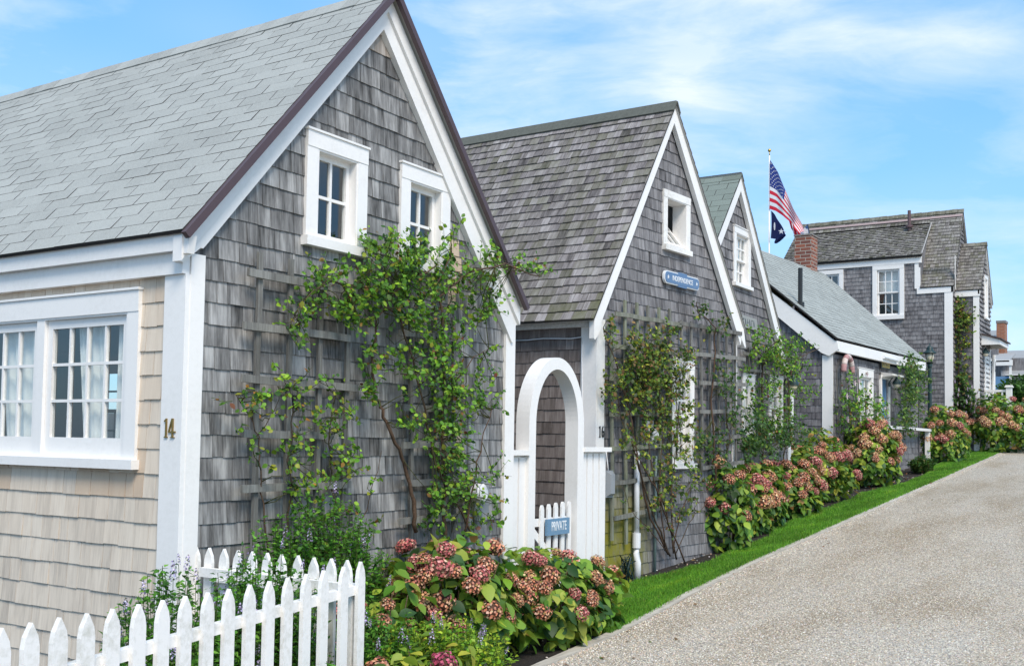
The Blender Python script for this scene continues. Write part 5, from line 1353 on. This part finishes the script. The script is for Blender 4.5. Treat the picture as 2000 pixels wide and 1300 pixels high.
# ================================================================== roses on cottage 14
P1 = plY(4.73)
rose('climbing_rose', 'tall bushy climbing rose with leaning trunk reaching the second gable window of cottage 14', 'climbing rose', P1,
     [(760, 545, 62, 55, 66), (850, 540, 75, 48, 60), (900, 600, 50, 55, 34), (700, 600, 42, 38, 45), (820, 490, 48, 22, 18), (740, 490, 30, 16, 12), (640, 548, 36, 14, 18), (600, 590, 22, 22, 12), (572, 630, 18, 16, 9),
      (800, 610, 60, 38, 40), (950, 560, 28, 52, 22), (985, 518, 28, 9, 9), (1035, 532, 24, 7, 8), (880, 470, 14, 18, 6), (960, 520, 20, 14, 8),
      (868, 690, 34, 60, 50), (800, 700, 40, 42, 20), (725, 735, 15, 58, 20), (872, 790, 34, 55, 42), (935, 750, 30, 55, 14), (955, 690, 12, 12, 4), (868, 860, 40, 48, 38), (945, 800, 26, 30, 8), (800, 800, 34, 40, 10), (900, 930, 44, 50, 36), (865, 985, 40, 55, 36), (955, 960, 26, 40, 10), (940, 1010, 40, 40, 16), (790, 850, 40, 40, 5)],
     [(.016, [(812, 1040, .1), (805, 980, .1), (790, 905, .1), (765, 850, .12), (745, 800, .1), (733, 770, .08), (725, 700, .08), (735, 620, .1), (780, 560, .15), (850, 520, .2)]),
      (.014, [(870, 1060, .1), (868, 960, .12), (866, 860, .1), (868, 760, .1), (866, 660, .12), (860, 580, .15), (900, 540, .2), (985, 515, .3), (1055, 540, .34)]),
      (.009, [(930, 1060, .1), (890, 980, .15), (850, 900, .12), (830, 800, .1), (805, 700, .1), (780, 620, .12), (700, 560, .12), (640, 548, .15), (590, 590, .18), (568, 640, .2)]),
      (.008, [(905, 1050, .1), (925, 940, .2), (940, 860, .2), (960, 800, .22)]), (.006, [(868, 780, .1), (920, 700, .2), (955, 680, .25)]), (.006, [(850, 560, .15), (880, 500, .15), (880, 455, .15)])],
     P_ROSE, seed=21, leaf=.036, dens=9, fuller=1.12)
rose('climbing_rose', 'thin young climbing rose on the left trellis of cottage 14', 'climbing rose', P1,
     [(500, 800, 40, 38, 15), (465, 775, 12, 12, 3), (505, 890, 22, 28, 7), (560, 750, 32, 26, 10), (615, 745, 36, 14, 6), (575, 800, 16, 50, 6), (640, 800, 42, 44, 20), (610, 850, 40, 40, 8), (665, 850, 30, 30, 8), (600, 925, 36, 30, 12), (570, 960, 14, 28, 5), (660, 930, 36, 26, 10), (655, 1000, 28, 40, 12), (720, 1000, 20, 50, 8), (560, 880, 14, 40, 9), (650, 1060, 50, 16, 12), (680, 900, 34, 24, 12)],
     [(.006, [(523, 1080, .05), (515, 1000, .06), (508, 920, .06), (505, 850, .07), (480, 800, .09), (460, 770, .1)]), (.007, [(560, 1070, .05), (568, 980, .06), (566, 900, .06), (568, 840, .07), (575, 780, .08), (556, 740, .09)]),
      (.007, [(668, 1090, .05), (660, 1020, .06), (648, 940, .06), (645, 870, .07), (650, 800, .08), (655, 770, .08)]), (.005, [(693, 1095, .05), (705, 1030, .08), (725, 960, .1), (745, 880, .1)]), (.004, [(505, 850, .07), (530, 810, .09), (560, 745, .09)])],
     P_ROSE+[(.25, .26, .03, 1.5), (.35, .16, .03, .5)], seed=22, leaf=.034, dens=7, fuller=.9, twig=.12)
# ---- second cottage
P2 = pl2
rose('climbing_rose', 'yellowing climbing rose with bare canes on the second cottage', 'climbing rose', P2,
     [(1262, 700, 42, 38, 62), (1300, 720, 45, 42, 70), (1240, 740, 38, 40, 50), (1275, 770, 48, 34, 60), (1335, 770, 22, 50, 14), (1290, 880, 40, 60, 30), (1320, 980, 44, 40, 26), (1300, 650, 28, 16, 12), (1190, 655, 10, 40, 9), (1185, 745, 8, 30, 7), (1195, 775, 14, 14, 6), (1345, 700, 12, 24, 6), (1230, 800, 36, 30, 16), (1290, 830, 44, 38, 40), (1330, 860, 26, 40, 12), (1340, 820, 14, 30, 5), (1250, 860, 40, 36, 12), (1330, 940, 30, 30, 10), (1290, 940, 34, 50, 12), (1350, 880, 18, 30, 9), (1240, 660, 12, 12, 4), (1230, 900, 20, 60, 7), (1300, 1010, 34, 40, 8)],
     [(.012, [(1305, 1080, .08), (1270, 1010, .1), (1250, 930, .12), (1242, 870, .12), (1225, 780, .1), (1200, 700, .1), (1178, 640, .12)]),
      (.012, [(1310, 1085, .08), (1290, 1040, .1), (1262, 960, .14), (1240, 880, .14), (1230, 800, .12), (1222, 740, .12)]),
      (.010, [(1320, 1090, .08), (1300, 1000, .12), (1275, 930, .14), (1262, 850, .12), (1260, 760, .1), (1258, 690, .1)]),
      (.010, [(1338, 1100, .12), (1310, 1030, .14), (1280, 950, .15), (1250, 900, .15), (1216, 830, .12), (1203, 760, .1)]),
      (.008, [(1315, 1080, .1), (1310, 980, .12), (1318, 900, .14), (1325, 820, .12), (1320, 740, .12)]),
      (.008, [(1315, 1080, .1), (1330, 1000, .12), (1350, 950, .14), (1370, 930, .16)]), (.007, [(1300, 1075, .1), (1285, 960, .12), (1295, 860, .14), (1300, 760, .14), (1305, 650, .12)]),
      (.006, [(1322, 1080, .1), (1345, 1020, .14), (1375, 985, .16), (1400, 960, .16)]), (.006, [(1302, 1075, .1), (1265, 1030, .14), (1235, 1000, .14), (1216, 950, .14)])],
     P_YROSE, seed=23, leaf=.042, dens=9, fuller=1.15, twig=.14, depth=(.06, .34), wall_n=N2)
rose('climbing_rose', 'sparse climbing rose at the far corner of the second cottage', 'climbing rose', P2,
     [(1400, 640, 24, 18, 9), (1362, 610, 12, 20, 7), (1412, 745, 22, 16, 9), (1420, 830, 22, 36, 20), (1395, 880, 26, 30, 16), (1425, 770, 18, 18, 9), (1372, 860, 14, 20, 9), (1400, 700, 10, 30, 4), (1400, 940, 30, 20, 10)],
     [(.014, [(1400, 960, .06), (1392, 860, .08), (1390, 780, .08), (1395, 700, .09), (1398, 640, .1), (1365, 610, .1), (1360, 590, .12)]), (.007, [(1405, 960, .06), (1425, 860, .1), (1415, 780, .12), (1432, 735, .14)])],
     P_DKROSE+[(.20, .22, .03, 1)], seed=24, leaf=.042, dens=8, fuller=1.4, wall_n=N2)
# ---- third cottage and beyond
P3 = plY(5.50)
rose('climbing_rose', 'dense climbing rose on the third cottage reaching over its corner board', 'climbing rose', P3,
     [(1495, 685, 34, 24, 36), (1525, 690, 34, 22, 34), (1480, 660, 16, 14, 10), (1548, 720, 26, 22, 26), (1500, 740, 20, 40, 22), (1560, 680, 18, 16, 10), (1570, 765, 30, 14, 12), (1535, 760, 14, 40, 16), (1490, 800, 22, 30, 18), (1520, 820, 28, 30, 20), (1555, 800, 16, 40, 14), (1458, 760, 8, 60, 12)],
     [(.016, [(1492, 870, .06), (1490, 800, .08), (1488, 740, .1), (1492, 690, .1), (1520, 660, .14)]), (.016, [(1543, 870, .06), (1541, 800, .1), (1540, 740, .14), (1555, 700, .2), (1600, 680, .28)])],
     P_ROSE, seed=25, leaf=.045, dens=9, fuller=1.3, twig=.22, depth=(.08, .45))
rose('low_shrub', 'dark leafy shrub under the windows of the third cottage', 'shrub', P3,
     [(1490, 865, 45, 30, 110), (1475, 840, 22, 30, 36), (1540, 850, 30, 26, 50), (1460, 880, 16, 24, 20)], [(.01, [(1490, 905, .2), (1490, 850, .25)]), (.01, [(1530, 905, .2), (1535, 850, .25)])], P_DKROSE, seed=26, leaf=.05, dens=9, twig=.2, depth=(.15, .7))
P4 = pl4
rose('rose_bush', 'rose bush with a few pale blooms below the low cottage window', 'rose bush', P4,
     [(1690, 800, 32, 32, 80), (1660, 770, 20, 40, 40), (1708, 820, 14, 20, 22), (1665, 830, 30, 20, 30), (1645, 800, 12, 40, 14)],
     [(.014, [(1665, 850, .1), (1658, 790, .12), (1655, 740, .12)]), (.010, [(1690, 850, .1), (1690, 780, .25)])], P_ROSE, seed=27, leaf=.055, dens=8, twig=.25, depth=(.1, .6), flowers=((.80, .66, .68), 14, .075), wall_n=N4)
rose('climbing_vine', 'tall leafy vine right of the blue door of the low cottage', 'vine', P4,
     [(1775, 740, 18, 36, 80), (1773, 790, 20, 40, 80), (1782, 710, 14, 18, 22), (1765, 830, 18, 20, 36), (1792, 770, 14, 60, 26), (1800, 735, 14, 10, 8)],
     [(.014, [(1765, 850, .1), (1765, 780, .15), (1775, 700, .2)])], P_DKROSE+[(.14, .22, .04, 3)], seed=28, leaf=.06, dens=9, twig=.3, depth=(.1, .7), wall_n=N4)
P5 = lambda u, v, off: at_y(u, v, 5.40-off)
P5 = lambda u, v, off: at_x(u, v, XW-off)
rose('climbing_vine', 'tall narrow vine climbing the recess of the two-storey house', 'vine', P5,
     [(1874, 605, 10, 20, 26), (1878, 640, 12, 24, 30), (1875, 690, 10, 30, 26), (1880, 735, 9, 20, 14), (1890, 620, 12, 14, 9)], [(.02, [(1872, 800, .05), (1873, 700, .06), (1872, 600, .08)])], P_YROSE, seed=29, leaf=.07, dens=9, twig=.3, depth=(.03, .2), wall_n=-XV)
rose('clematis', 'flowering clematis with white and mauve blooms at the foot of the two-storey house', 'clematis', P5,
     [(1880, 770, 14, 26, 50), (1895, 790, 12, 16, 26), (1876, 810, 12, 20, 30)], [(.02, [(1876, 840, .1), (1878, 780, .12)])], P_DKROSE, seed=30, leaf=.07, dens=9, twig=.3, depth=(.05, .35), flowers=((.78, .66, .76), 60, .07), wall_n=-XV)
# ================================================================== hydrangeas
G1 = 'hydrangea bushes along the bed'
hydrangea('large pink hydrangea just past the fence corner, nearest of the bed', (6.05, 4.40), (.74, .42), .90, 720, 44, 71, leaf=.125, hr=.068)
hydrangea('large pink hydrangea in front of the picket gate', (7.50, 4.46), (.86, .42), .70, 700, 48, 72, leaf=.12, hr=.068)
hydrangea('dark-leaved hydrangea with few heads by the corner of the second cottage', (12.75, 5.02), (.55, .34), 1.10, 620, 16, 73, leaf=.12, hr=.08, pal=P_HYD[:4]+[(.03, .07, .02, 3)])
hydrangea('pink hydrangea thick with heads before the third cottage', (14.4, 5.22), (.72, .36), .94, 800, 34, 74, leaf=.12, hr=.09, kinds=(0, 2, 0, 1))
hydrangea('pink hydrangea with hanging heads beside the yellow-leaved one', (16.1, 5.22), (.62, .36), .86, 600, 26, 75, leaf=.12, hr=.09, kinds=(0, 2, 0, 1))
hydrangea('yellow-leaved hydrangea with rusty heads in the middle of the row', (18.2, 5.50), (1.05, .46), 1.14, 1000, 30, 76, pal=P_HYDY, leaf=.12, hr=.09, kinds=(0, 2, 0, 1))
hydrangea('tall hydrangea with pale pink heads before the blue door', (21.1, 5.30), (.95, .46), 1.22, 1100, 36, 77, leaf=.13, hr=.10, kinds=(0, 2, 1, 2))
hydrangea('hydrangea with few low heads behind the hand rail', (27.4, 5.15), (1.3, .50), 1.25, 1000, 30, 78, leaf=.13, hr=.10, kinds=(0, 2, 0, 1))
hydrangea('broad hydrangea at the foot of the two-storey house', (31.2, 4.45), (1.5, .85), 1.45, 1500, 60, 79, leaf=.14, hr=.11, kinds=(0, 2, 1, 2))
hydrangea('wine red hydrangea at the foot of the picket fence', (4.05, 3.22), (.26, .16), .62, 90, 5, 80, leaf=.11, hr=.075, kinds=(3, 3, 1), pal=P_HYDY, face=(-.75, -.65, .1))
hydrangea('sprawling hydrangea with rosy heads just outside the fence corner', (4.85, 3.62), (.36, .22), .55, 120, 7, 81, leaf=.11, hr=.075, kinds=(1, 3, 0), pal=P_HYDY)
hydrangea('low hydrangea between the fence corner and the cottage wall', (5.25, 4.33), (.48, .24), .80, 260, 16, 82, leaf=.11, hr=.062, kinds=(1, 1, 0))
hydrangea('leafy hydrangea inside the fenced corner', (3.75, 3.85), (.35, .28), .62, 160, 4, 83, leaf=.11, hr=.06, kinds=(1, 1))
herb('hyssop', 'green hyssop with lilac flower spikes inside the picket corner', 'herb', (3.30, 3.95), (.42, .32), 1.02, 280, 91, spikes=30, leaf=.034, group='lilac-flowered herbs')
herb('hyssop', 'bright green hyssop against the wall behind the short fence', 'herb', (4.80, 4.48), (.62, .20), 1.25, 330, 92, spikes=26, leaf=.034, group='lilac-flowered herbs')
herb('hyssop', 'yellow-green hyssop spilling towards the gravel outside the fence', 'herb', (5.15, 3.78), (.50, .30), .58, 260, 93, pal=P_HERBY, spikes=14, leaf=.034, group='lilac-flowered herbs')
herb('hyssop', 'dense green hyssop filling the corner between the two fences', 'herb', (3.78, 3.90), (.34, .30), 1.08, 260, 98, spikes=24, leaf=.034, group='lilac-flowered herbs')
herb('hyssop', 'small clump of hyssop right of the fence corner post', 'herb', (4.75, 4.0), (.30, .22), .72, 120, 94, spikes=12, leaf=.034, group='lilac-flowered herbs')
herb('weed', 'single leafy weed standing in front of the fence pickets', 'plant', (3.66, 3.30), (.05, .04), .80, 8, 95, spikes=0, leaf=.04)
herb('ornamental_grass', 'rounded dark green shrub past the porch railing', 'shrub', (40.0, 4.9), (1.6, 1.1), 1.9, 260, 96, pal=[(.05, .11, .02, 3), (.08, .16, .03, 2), (.03, .07, .02, 2)], spikes=0, leaf=.16)
herb('low_shrub', 'green shrub under the far end of the hydrangea row by the hand rail', 'shrub', (24.0, 5.0), (.4, .2), .38, 90, 97, spikes=0, leaf=.07, pal=P_DKROSE)

# ================================================================== ground
LAWN = [(1206, 1148), (1257, 1135), (1329, 1118), (1402, 1095), (1437, 1077), (1506, 1052), (1520, 1033), (1560, 1015), (1608, 996), (1661, 979), (1688, 963), (1761, 948), (1815, 927), (1811, 913), (1877, 896), (1881, 885)]
back = [on_ground(*q) for q in LAWN]; back = [(p.x, p.y) for p in back]
back = [(7.9, 4.30), (8.6, 4.75), (9.3, 5.0)]+back+[(30.6, 5.2), (31.2, 4.45)]
def edge_y(x):   # edge of the lane
    if x < 6.5: return 4.0-(6.5-x)*.115
    if x < 10: return 4.0+(x-6.5)*.098
    if x < 12: return 4.343+(x-10)*.03
    return 4.40
def strip(name, mat, x0, x1, yf0, yf1, dz, step=.5, kind='structure', label=None):
    mb = MB(); x = x0
    while x < x1-1e-6:
        n = min(x+(step if x < 60 else 40), x1); a0, a1, b0, b1 = yf0(x), yf0(n), yf1(x), yf1(n)
        mb.poly([(x, a0, gz(x)+dz), (n, a1, gz(n)+dz), (n, b1, gz(n)+dz), (x, b0, gz(x)+dz)], [(x, a0), (n, a1), (n, b1), (x, b0)])
        x = n
    o = mb.build(name, mat); o['kind'] = kind; return o
# soil
m, nt, N, L, B = newmat('dark_mulch'); o_ = objmap(N, L, (1, 1, 1)); n1 = noise(N, L, o_, 38, 6, .75); n2 = noise(N, L, o_, 3, 3, .5)
r = ramp(N, [(.3, (.012, .009, .007)), (.55, (.035, .026, .02)), (.72, (.085, .06, .045)), (.85, (.20, .17, .14))]); L.new(n1, r.inputs[0]); L.new(r.outputs[0], B.inputs['Base Color']); B.inputs['Roughness'].default_value = .95
bump(N, L, B, n1, 1.0, .04); M['soil'] = m
strip('ground', M['soil'], -60, 420, lambda x: -260, lambda x: 300, -.006)
# gravel lane: procedural stones
m, nt, N, L, B = newmat('pea_gravel'); o_ = objmap(N, L, (1, 1, 1))
vo = N.new('ShaderNodeTexVoronoi'); vo.inputs['Scale'].default_value = 82; L.new(o_, vo.inputs['Vector']); vo.feature = 'F1'
wn = N.new('ShaderNodeSeparateColor'); L.new(vo.outputs['Color'], wn.inputs[0])
r = ramp(N, [(.0, (.30, .27, .24)), (.14, (.50, .46, .41)), (.35, (.66, .60, .51)), (.55, (.80, .745, .655)), (.70, (.68, .54, .40)), (.82, (.85, .81, .74)), (.93, (.38, .37, .37))], 'CONSTANT'); L.new(wn.outputs[0], r.inputs[0])
dk = ramp(N, [(.30, (1, 1, 1)), (.77, (.56, .52, .47))]); L.new(vo.outputs['Distance'], dk.inputs[0])
c = mixc(N, L, .85, r.outputs[0], dk.outputs[0], 'MULTIPLY'); big = noise(N, L, objmap(N, L, (.35, 1.1, 1)), .75, 5, .62); rb = ramp(N, [(.34, (.74, .67, .56)), (.50, (.95, .92, .86)), (.62, (1.0, 1.0, .98))]); L.new(big, rb.inputs[0])
c = mixc(N, L, 1.0, c, rb.outputs[0], 'MULTIPLY'); L.new(c, B.inputs['Base Color']); B.inputs['Roughness'].default_value = .85
bump(N, L, B, mathn(N, L, 'MULTIPLY', vo.outputs['Distance'], -1), .9, .015); M['gravel'] = m
strip('gravel_lane', M['gravel'], -30, 420, lambda x: -120, lambda x: edge_y(x)-.09, 0, .5)
m_edge = cedar('grey_edging_timber', (.22, .20, .17), (.46, .42, .36), (.60, .56, .49))
mb = MB(); x = 3.0; rnd = random.Random(3)
while x < 30.5:
    n = x+2.4; k = 8
    for j in range(k):
        a, c_ = x+(n-x)*j/k, x+(n-x)*(j+1)/k-(.006 if j == k-1 else 0)
        p = [(a, edge_y(a)-.09, gz(a)), (c_, edge_y(c_)-.09, gz(c_)), (c_, edge_y(c_), gz(c_)), (a, edge_y(a), gz(a))]; up = [Vector(q)+ZV*.012 for q in p]
        mb.poly(up, [(q[1], q[0]) for q in p], (.5+rnd.uniform(-.1, .1), 0, 0)); mb.poly([p[0], p[1], up[1], up[0]], None, (.4, 0, 0)); mb.poly([p[2], p[3], up[3], up[2]], None, (.4, 0, 0))
    x = n
o = mb.build('edging_board', m_edge); o['kind'] = 'structure'
# loose stones: on the lane near the camera, along the edging and a few on the soil
rng = np.random.default_rng(5)
def ico():
    t = (1+5**.5)/2; v = np.array([(-1, t, 0), (1, t, 0), (-1, -t, 0), (1, -t, 0), (0, -1, t), (0, 1, t), (0, -1, -t), (0, 1, -t), (t, 0, -1), (t, 0, 1), (-t, 0, -1), (-t, 0, 1)])/math.sqrt(1+t*t)
    f = np.array([(0, 11, 5), (0, 5, 1), (0, 1, 7), (0, 7, 10), (0, 10, 11), (1, 5, 9), (5, 11, 4), (11, 10, 2), (10, 7, 6), (7, 1, 8), (3, 9, 4), (3, 4, 2), (3, 2, 6), (3, 6, 8), (3, 8, 9), (4, 9, 5), (2, 4, 11), (6, 2, 10), (8, 6, 7), (9, 8, 1)]); return v, f
gzv = np.vectorize(gz); eyv = np.vectorize(edge_y)
def stones(name, X, Y, size, pal, seed):
    rg = np.random.default_rng(seed); n = len(X); L_ = np.stack([X, Y, gzv(X)+size*.18], 1); nr = rg.normal(0, .25, (n, 3))+np.array([0, 0, 1]); S_ = size[:, None]*rg.uniform([.7, .6, .4], [1.3, 1.1, .75], (n, 3))
    tv, tf = ico(); V, Fc, C = scatter(tv, tf, frames(nr, rg.uniform(0, 6.28, n), S_), L_, pick_cols(n, pal, rg, .2))
    o = mesh_from(name, V, Fc, C, M['stone_v'], smooth=True); o['kind'] = 'stuff'; return o
M['stone_v'] = vcol('pebble', .75, .3, .15, 200)
PG = [(.66, .59, .50, 4), (.56, .50, .42, 3), (.74, .69, .61, 3), (.50, .38, .27, 1.6), (.30, .28, .27, 1.5), (.38, .36, .36, 1.5), (.60, .46, .34, .8)]
n = 60000; X = 5.2+15*(1-np.sqrt(rng.random(n))); u_ = rng.random(n)
Ymin = np.minimum(.10*X+.0, 2.2)+.0; Y = Ymin+(eyv(X)-.1-Ymin)*u_
stones('gravel_stones', X, Y, rng.uniform(.0032, .0068, n), PG, 6)
n = 5000; X = 6+rng.random(n)*24; Y = eyv(X)-.09+rng.normal(-.03, .06, n); stones('loose_stones', X, Y, rng.uniform(.004, .009, n), PG, 7)
n = 260; X = 7+rng.random(n)*22; Y = eyv(X)+.3+rng.random(n)*.8; stones('bed_stones', X, Y, rng.uniform(.006, .014, n), PG, 8)

# ---- lawn
m, nt, N, L, B = newmat('turf_soil'); n1 = noise(N, L, objmap(N, L, (1, 1, 1)), 60, 4, .7); r = ramp(N, [(.3, (.02, .05, .01)), (.7, (.06, .14, .02))]); L.new(n1, r.inputs[0]); L.new(r.outputs[0], B.inputs['Base Color']); B.inputs['Roughness'].default_value = .9
mb = MB()
bx = [p[0] for p in back]; by = [p[1] for p in back]
def back_y(x): return float(np.interp(x, bx, by))
lawn_base = strip('turf_ground', m, 7.9, 31.2, lambda x: edge_y(x)+.0, back_y, .004, .1)
npb = 190000; rg = np.random.default_rng(12)
X = 7.9+(rg.random(npb)**1.7)*23.2; X = X[X < 31.1]; npb = len(X)
Yb = np.interp(X, bx, by); Ye = eyv(X); Y = Ye+.005+(Yb-Ye)*rg.random(npb)+rg.normal(0, .028, npb)
okm = (Yb > Ye+.02)&(Y > Ye-.05); X = X[okm]; Y = Y[okm]; npb = len(X)
hgt = rg.uniform(.022, .05, npb)*(1+.25*np.sin(X*5)*np.sin(Y*9)); wd = rg.uniform(.0022, .004, npb)*(1+np.clip((X-10)/9, 0, 2.2))
bl = np.array([(-1, 0, 0), (1, 0, 0), (.5, .25, .6), (-.5, .25, .6), (0, .7, 1.0)]); blf = np.array([(0, 1, 2, 3)]); 
bv = np.array([(-1, 0, 0), (1, 0, 0), (.35, .6, 1.0), (-.05, .7, 1.0)])
sp = rg.uniform(0, 2*PI, npb); lean = rg.uniform(.1, .6, npb)
cs, sn = np.cos(sp), np.sin(sp)
R = np.zeros((npb, 3, 3)); R[:, 0, 0] = cs*wd; R[:, 1, 0] = sn*wd; R[:, 0, 1] = -sn*hgt*lean; R[:, 1, 1] = cs*hgt*lean; R[:, 2, 2] = hgt
Lg = np.stack([X, Y, gzv(X)+.003], 1)
colg = pick_cols(npb, [(.085, .23, .018, 5), (.13, .31, .025, 4), (.20, .38, .035, 2.2), (.045, .14, .015, 2), (.25, .28, .08, .25)], rg, .25)
pt = .5+.5*np.sin(X*2.1+3*np.sin(Y*3.3+X*.7))*np.sin(Y*7+X*1.3); colg = colg*(.78+.40*pt[:, None])*np.array([[1, 1, 1]])+np.array([[.05, .03, 0]])*(pt[:, None] > .93)
V, Fc, C = scatter(bv, np.array([(0, 1, 2, 3)]), R, Lg, colg)
o = mesh_from('grass', V, Fc, C, M['leaf']); o['kind'] = 'stuff'; tag(o, 'bright green lawn strip between the flower bed and the gravel', 'grass')
# fallen leaves on soil and lawn
n = 130; X = 8.5+rg.random(n)**1.4*18; Y = np.interp(X, bx, by)+rg.normal(.12, .22, n)
L_ = np.stack([X, Y, gzv(X)+.025], 1); nr = rg.normal(0, .3, (n, 3))+np.array([0, 0, 1])
V, Fc, C = scatter(BIG_V, BIG_F, frames(nr, rg.uniform(0, 6, n), np.full((n, 3), .055)*rg.uniform(.6, 1.3, (n, 1))), L_, pick_cols(n, [(.30, .14, .05, 3), (.20, .10, .05, 3), (.40, .25, .08, 1)], rg))
o = mesh_from('fallen_leaves', V, Fc, C, M['leaf']); o['kind'] = 'stuff'; tag(o, 'brown fallen leaves scattered on the dark soil of the bed', 'leaves')

n = 70; X = 6.5+rg.random(n)**1.3*20; Y = eyv(X)-.1-np.abs(rg.normal(0, .35, n)); L_ = np.stack([X, Y, gzv(X)+.012], 1); nr = rg.normal(0, .2, (n, 3))+np.array([0, 0, 1])
V, Fc, C = scatter(BIG_V, BIG_F, frames(nr, rg.uniform(0, 6, n), np.full((n, 3), .04)*rg.uniform(.5, 1.2, (n, 1))), L_, pick_cols(n, [(.26, .15, .07, 3), (.18, .11, .06, 3), (.12, .16, .04, 1)], rg))
o = mesh_from('leaf_litter', V, Fc, C, M['leaf']); o['kind'] = 'stuff'; tag(o, 'dry leaves blown along the edge of the gravel lane', 'leaves')

# ================================================================== sky and sun
w = bpy.data.worlds.new('World'); SC.world = w; w.use_nodes = True; nt = w.node_tree; N, L = nt.nodes, nt.links
bg = N['Background']; sky = N.new('ShaderNodeTexSky'); sky.sky_type = 'NISHITA'; sky.sun_disc = False
SEL, SAZ = math.radians(48), (-.62, -.78)
sky.sun_elevation = SEL; sky.sun_rotation = math.atan2(SAZ[0], SAZ[1]); sky.air_density = 1.0; sky.dust_density = .6; sky.ozone_density = 1.6; sky.altitude = 0
tc = N.new('ShaderNodeTexCoord'); mp = N.new('ShaderNodeMapping'); mp.inputs['Rotation'].default_value = (.18, -.10, .58); mp.inputs['Scale'].default_value = (1.0, 1.0, 3.4); mp.inputs['Location'].default_value = (.9, .2, .35); L.new(tc.outputs['Generated'], mp.inputs[0])
wv = N.new('ShaderNodeTexNoise'); wv.inputs['Scale'].default_value = 2.2; wv.inputs['Detail'].default_value = 3; L.new(mp.outputs[0], wv.inputs['Vector'])
wa = N.new('ShaderNodeVectorMath'); wa.operation = 'MULTIPLY_ADD'; L.new(wv.outputs['Color'], wa.inputs[0]); wa.inputs[1].default_value = (.35, .35, .35); L.new(mp.outputs[0], wa.inputs[2])
c1 = noise(N, L, wa.outputs[0], 2.6, 9, .60)
mp2 = N.new('ShaderNodeMapping'); mp2.inputs['Scale'].default_value = (1.0, 1.0, 2.0); mp2.inputs['Location'].default_value = (3.1, .4, 0); L.new(tc.outputs['Generated'], mp2.inputs[0])
c2 = noise(N, L, mp2.outputs[0], 1.7, 3, .5)
r1 = ramp(N, [(.44, (0, 0, 0)), (.56, (.42, .42, .42)), (.68, (1, 1, 1))]); L.new(c1, r1.inputs[0])
r2 = ramp(N, [(.36, (.15, .15, .15)), (.55, (1, 1, 1))]); L.new(c2, r2.inputs[0])
veil = ramp(N, [(.42, (0, 0, 0)), (.75, (.38, .38, .38))]); L.new(c2, veil.inputs[0])
f = mathn(N, L, 'MULTIPLY_ADD', r1.outputs[0], r2.outputs[0], veil.outputs[0])
f = mathn(N, L, 'MINIMUM', f, .92)
CLOUD = (3.9, 4.3, 4.9); TINT = (.85, 1.0, 1.12)
sk = mixc(N, L, 1.0, sky.outputs[0], TINT, 'MULTIPLY')
sk = mixc(N, L, .6, sk, (.80, 2.35, 4.1))
cl = mixc(N, L, f, sk, CLOUD)
L.new(cl, bg.inputs['Color']); bg.inputs['Strength'].default_value = .125
sd = bpy.data.lights.new('sun', 'SUN'); so = bpy.data.objects.new('sun', sd); COL.objects.link(so)
sd.energy = 1.9; sd.angle = math.radians(24); sd.color = (1, .90, .77)
h_ = math.hypot(*SAZ); dv = Vector((SAZ[0]/h_*math.cos(SEL), SAZ[1]/h_*math.cos(SEL), math.sin(SEL)))
so.rotation_euler = dv.to_track_quat('Z', 'Y').to_euler()
SC.view_settings.view_transform = 'Standard'; SC.view_settings.look = 'None'; SC.view_settings.gamma = 1; SC.view_settings.exposure = .96
SC.cycles.max_bounces = 6; SC.cycles.diffuse_bounces = 3; SC.cycles.transparent_max_bounces = 12; SC.cycles.use_denoising = True
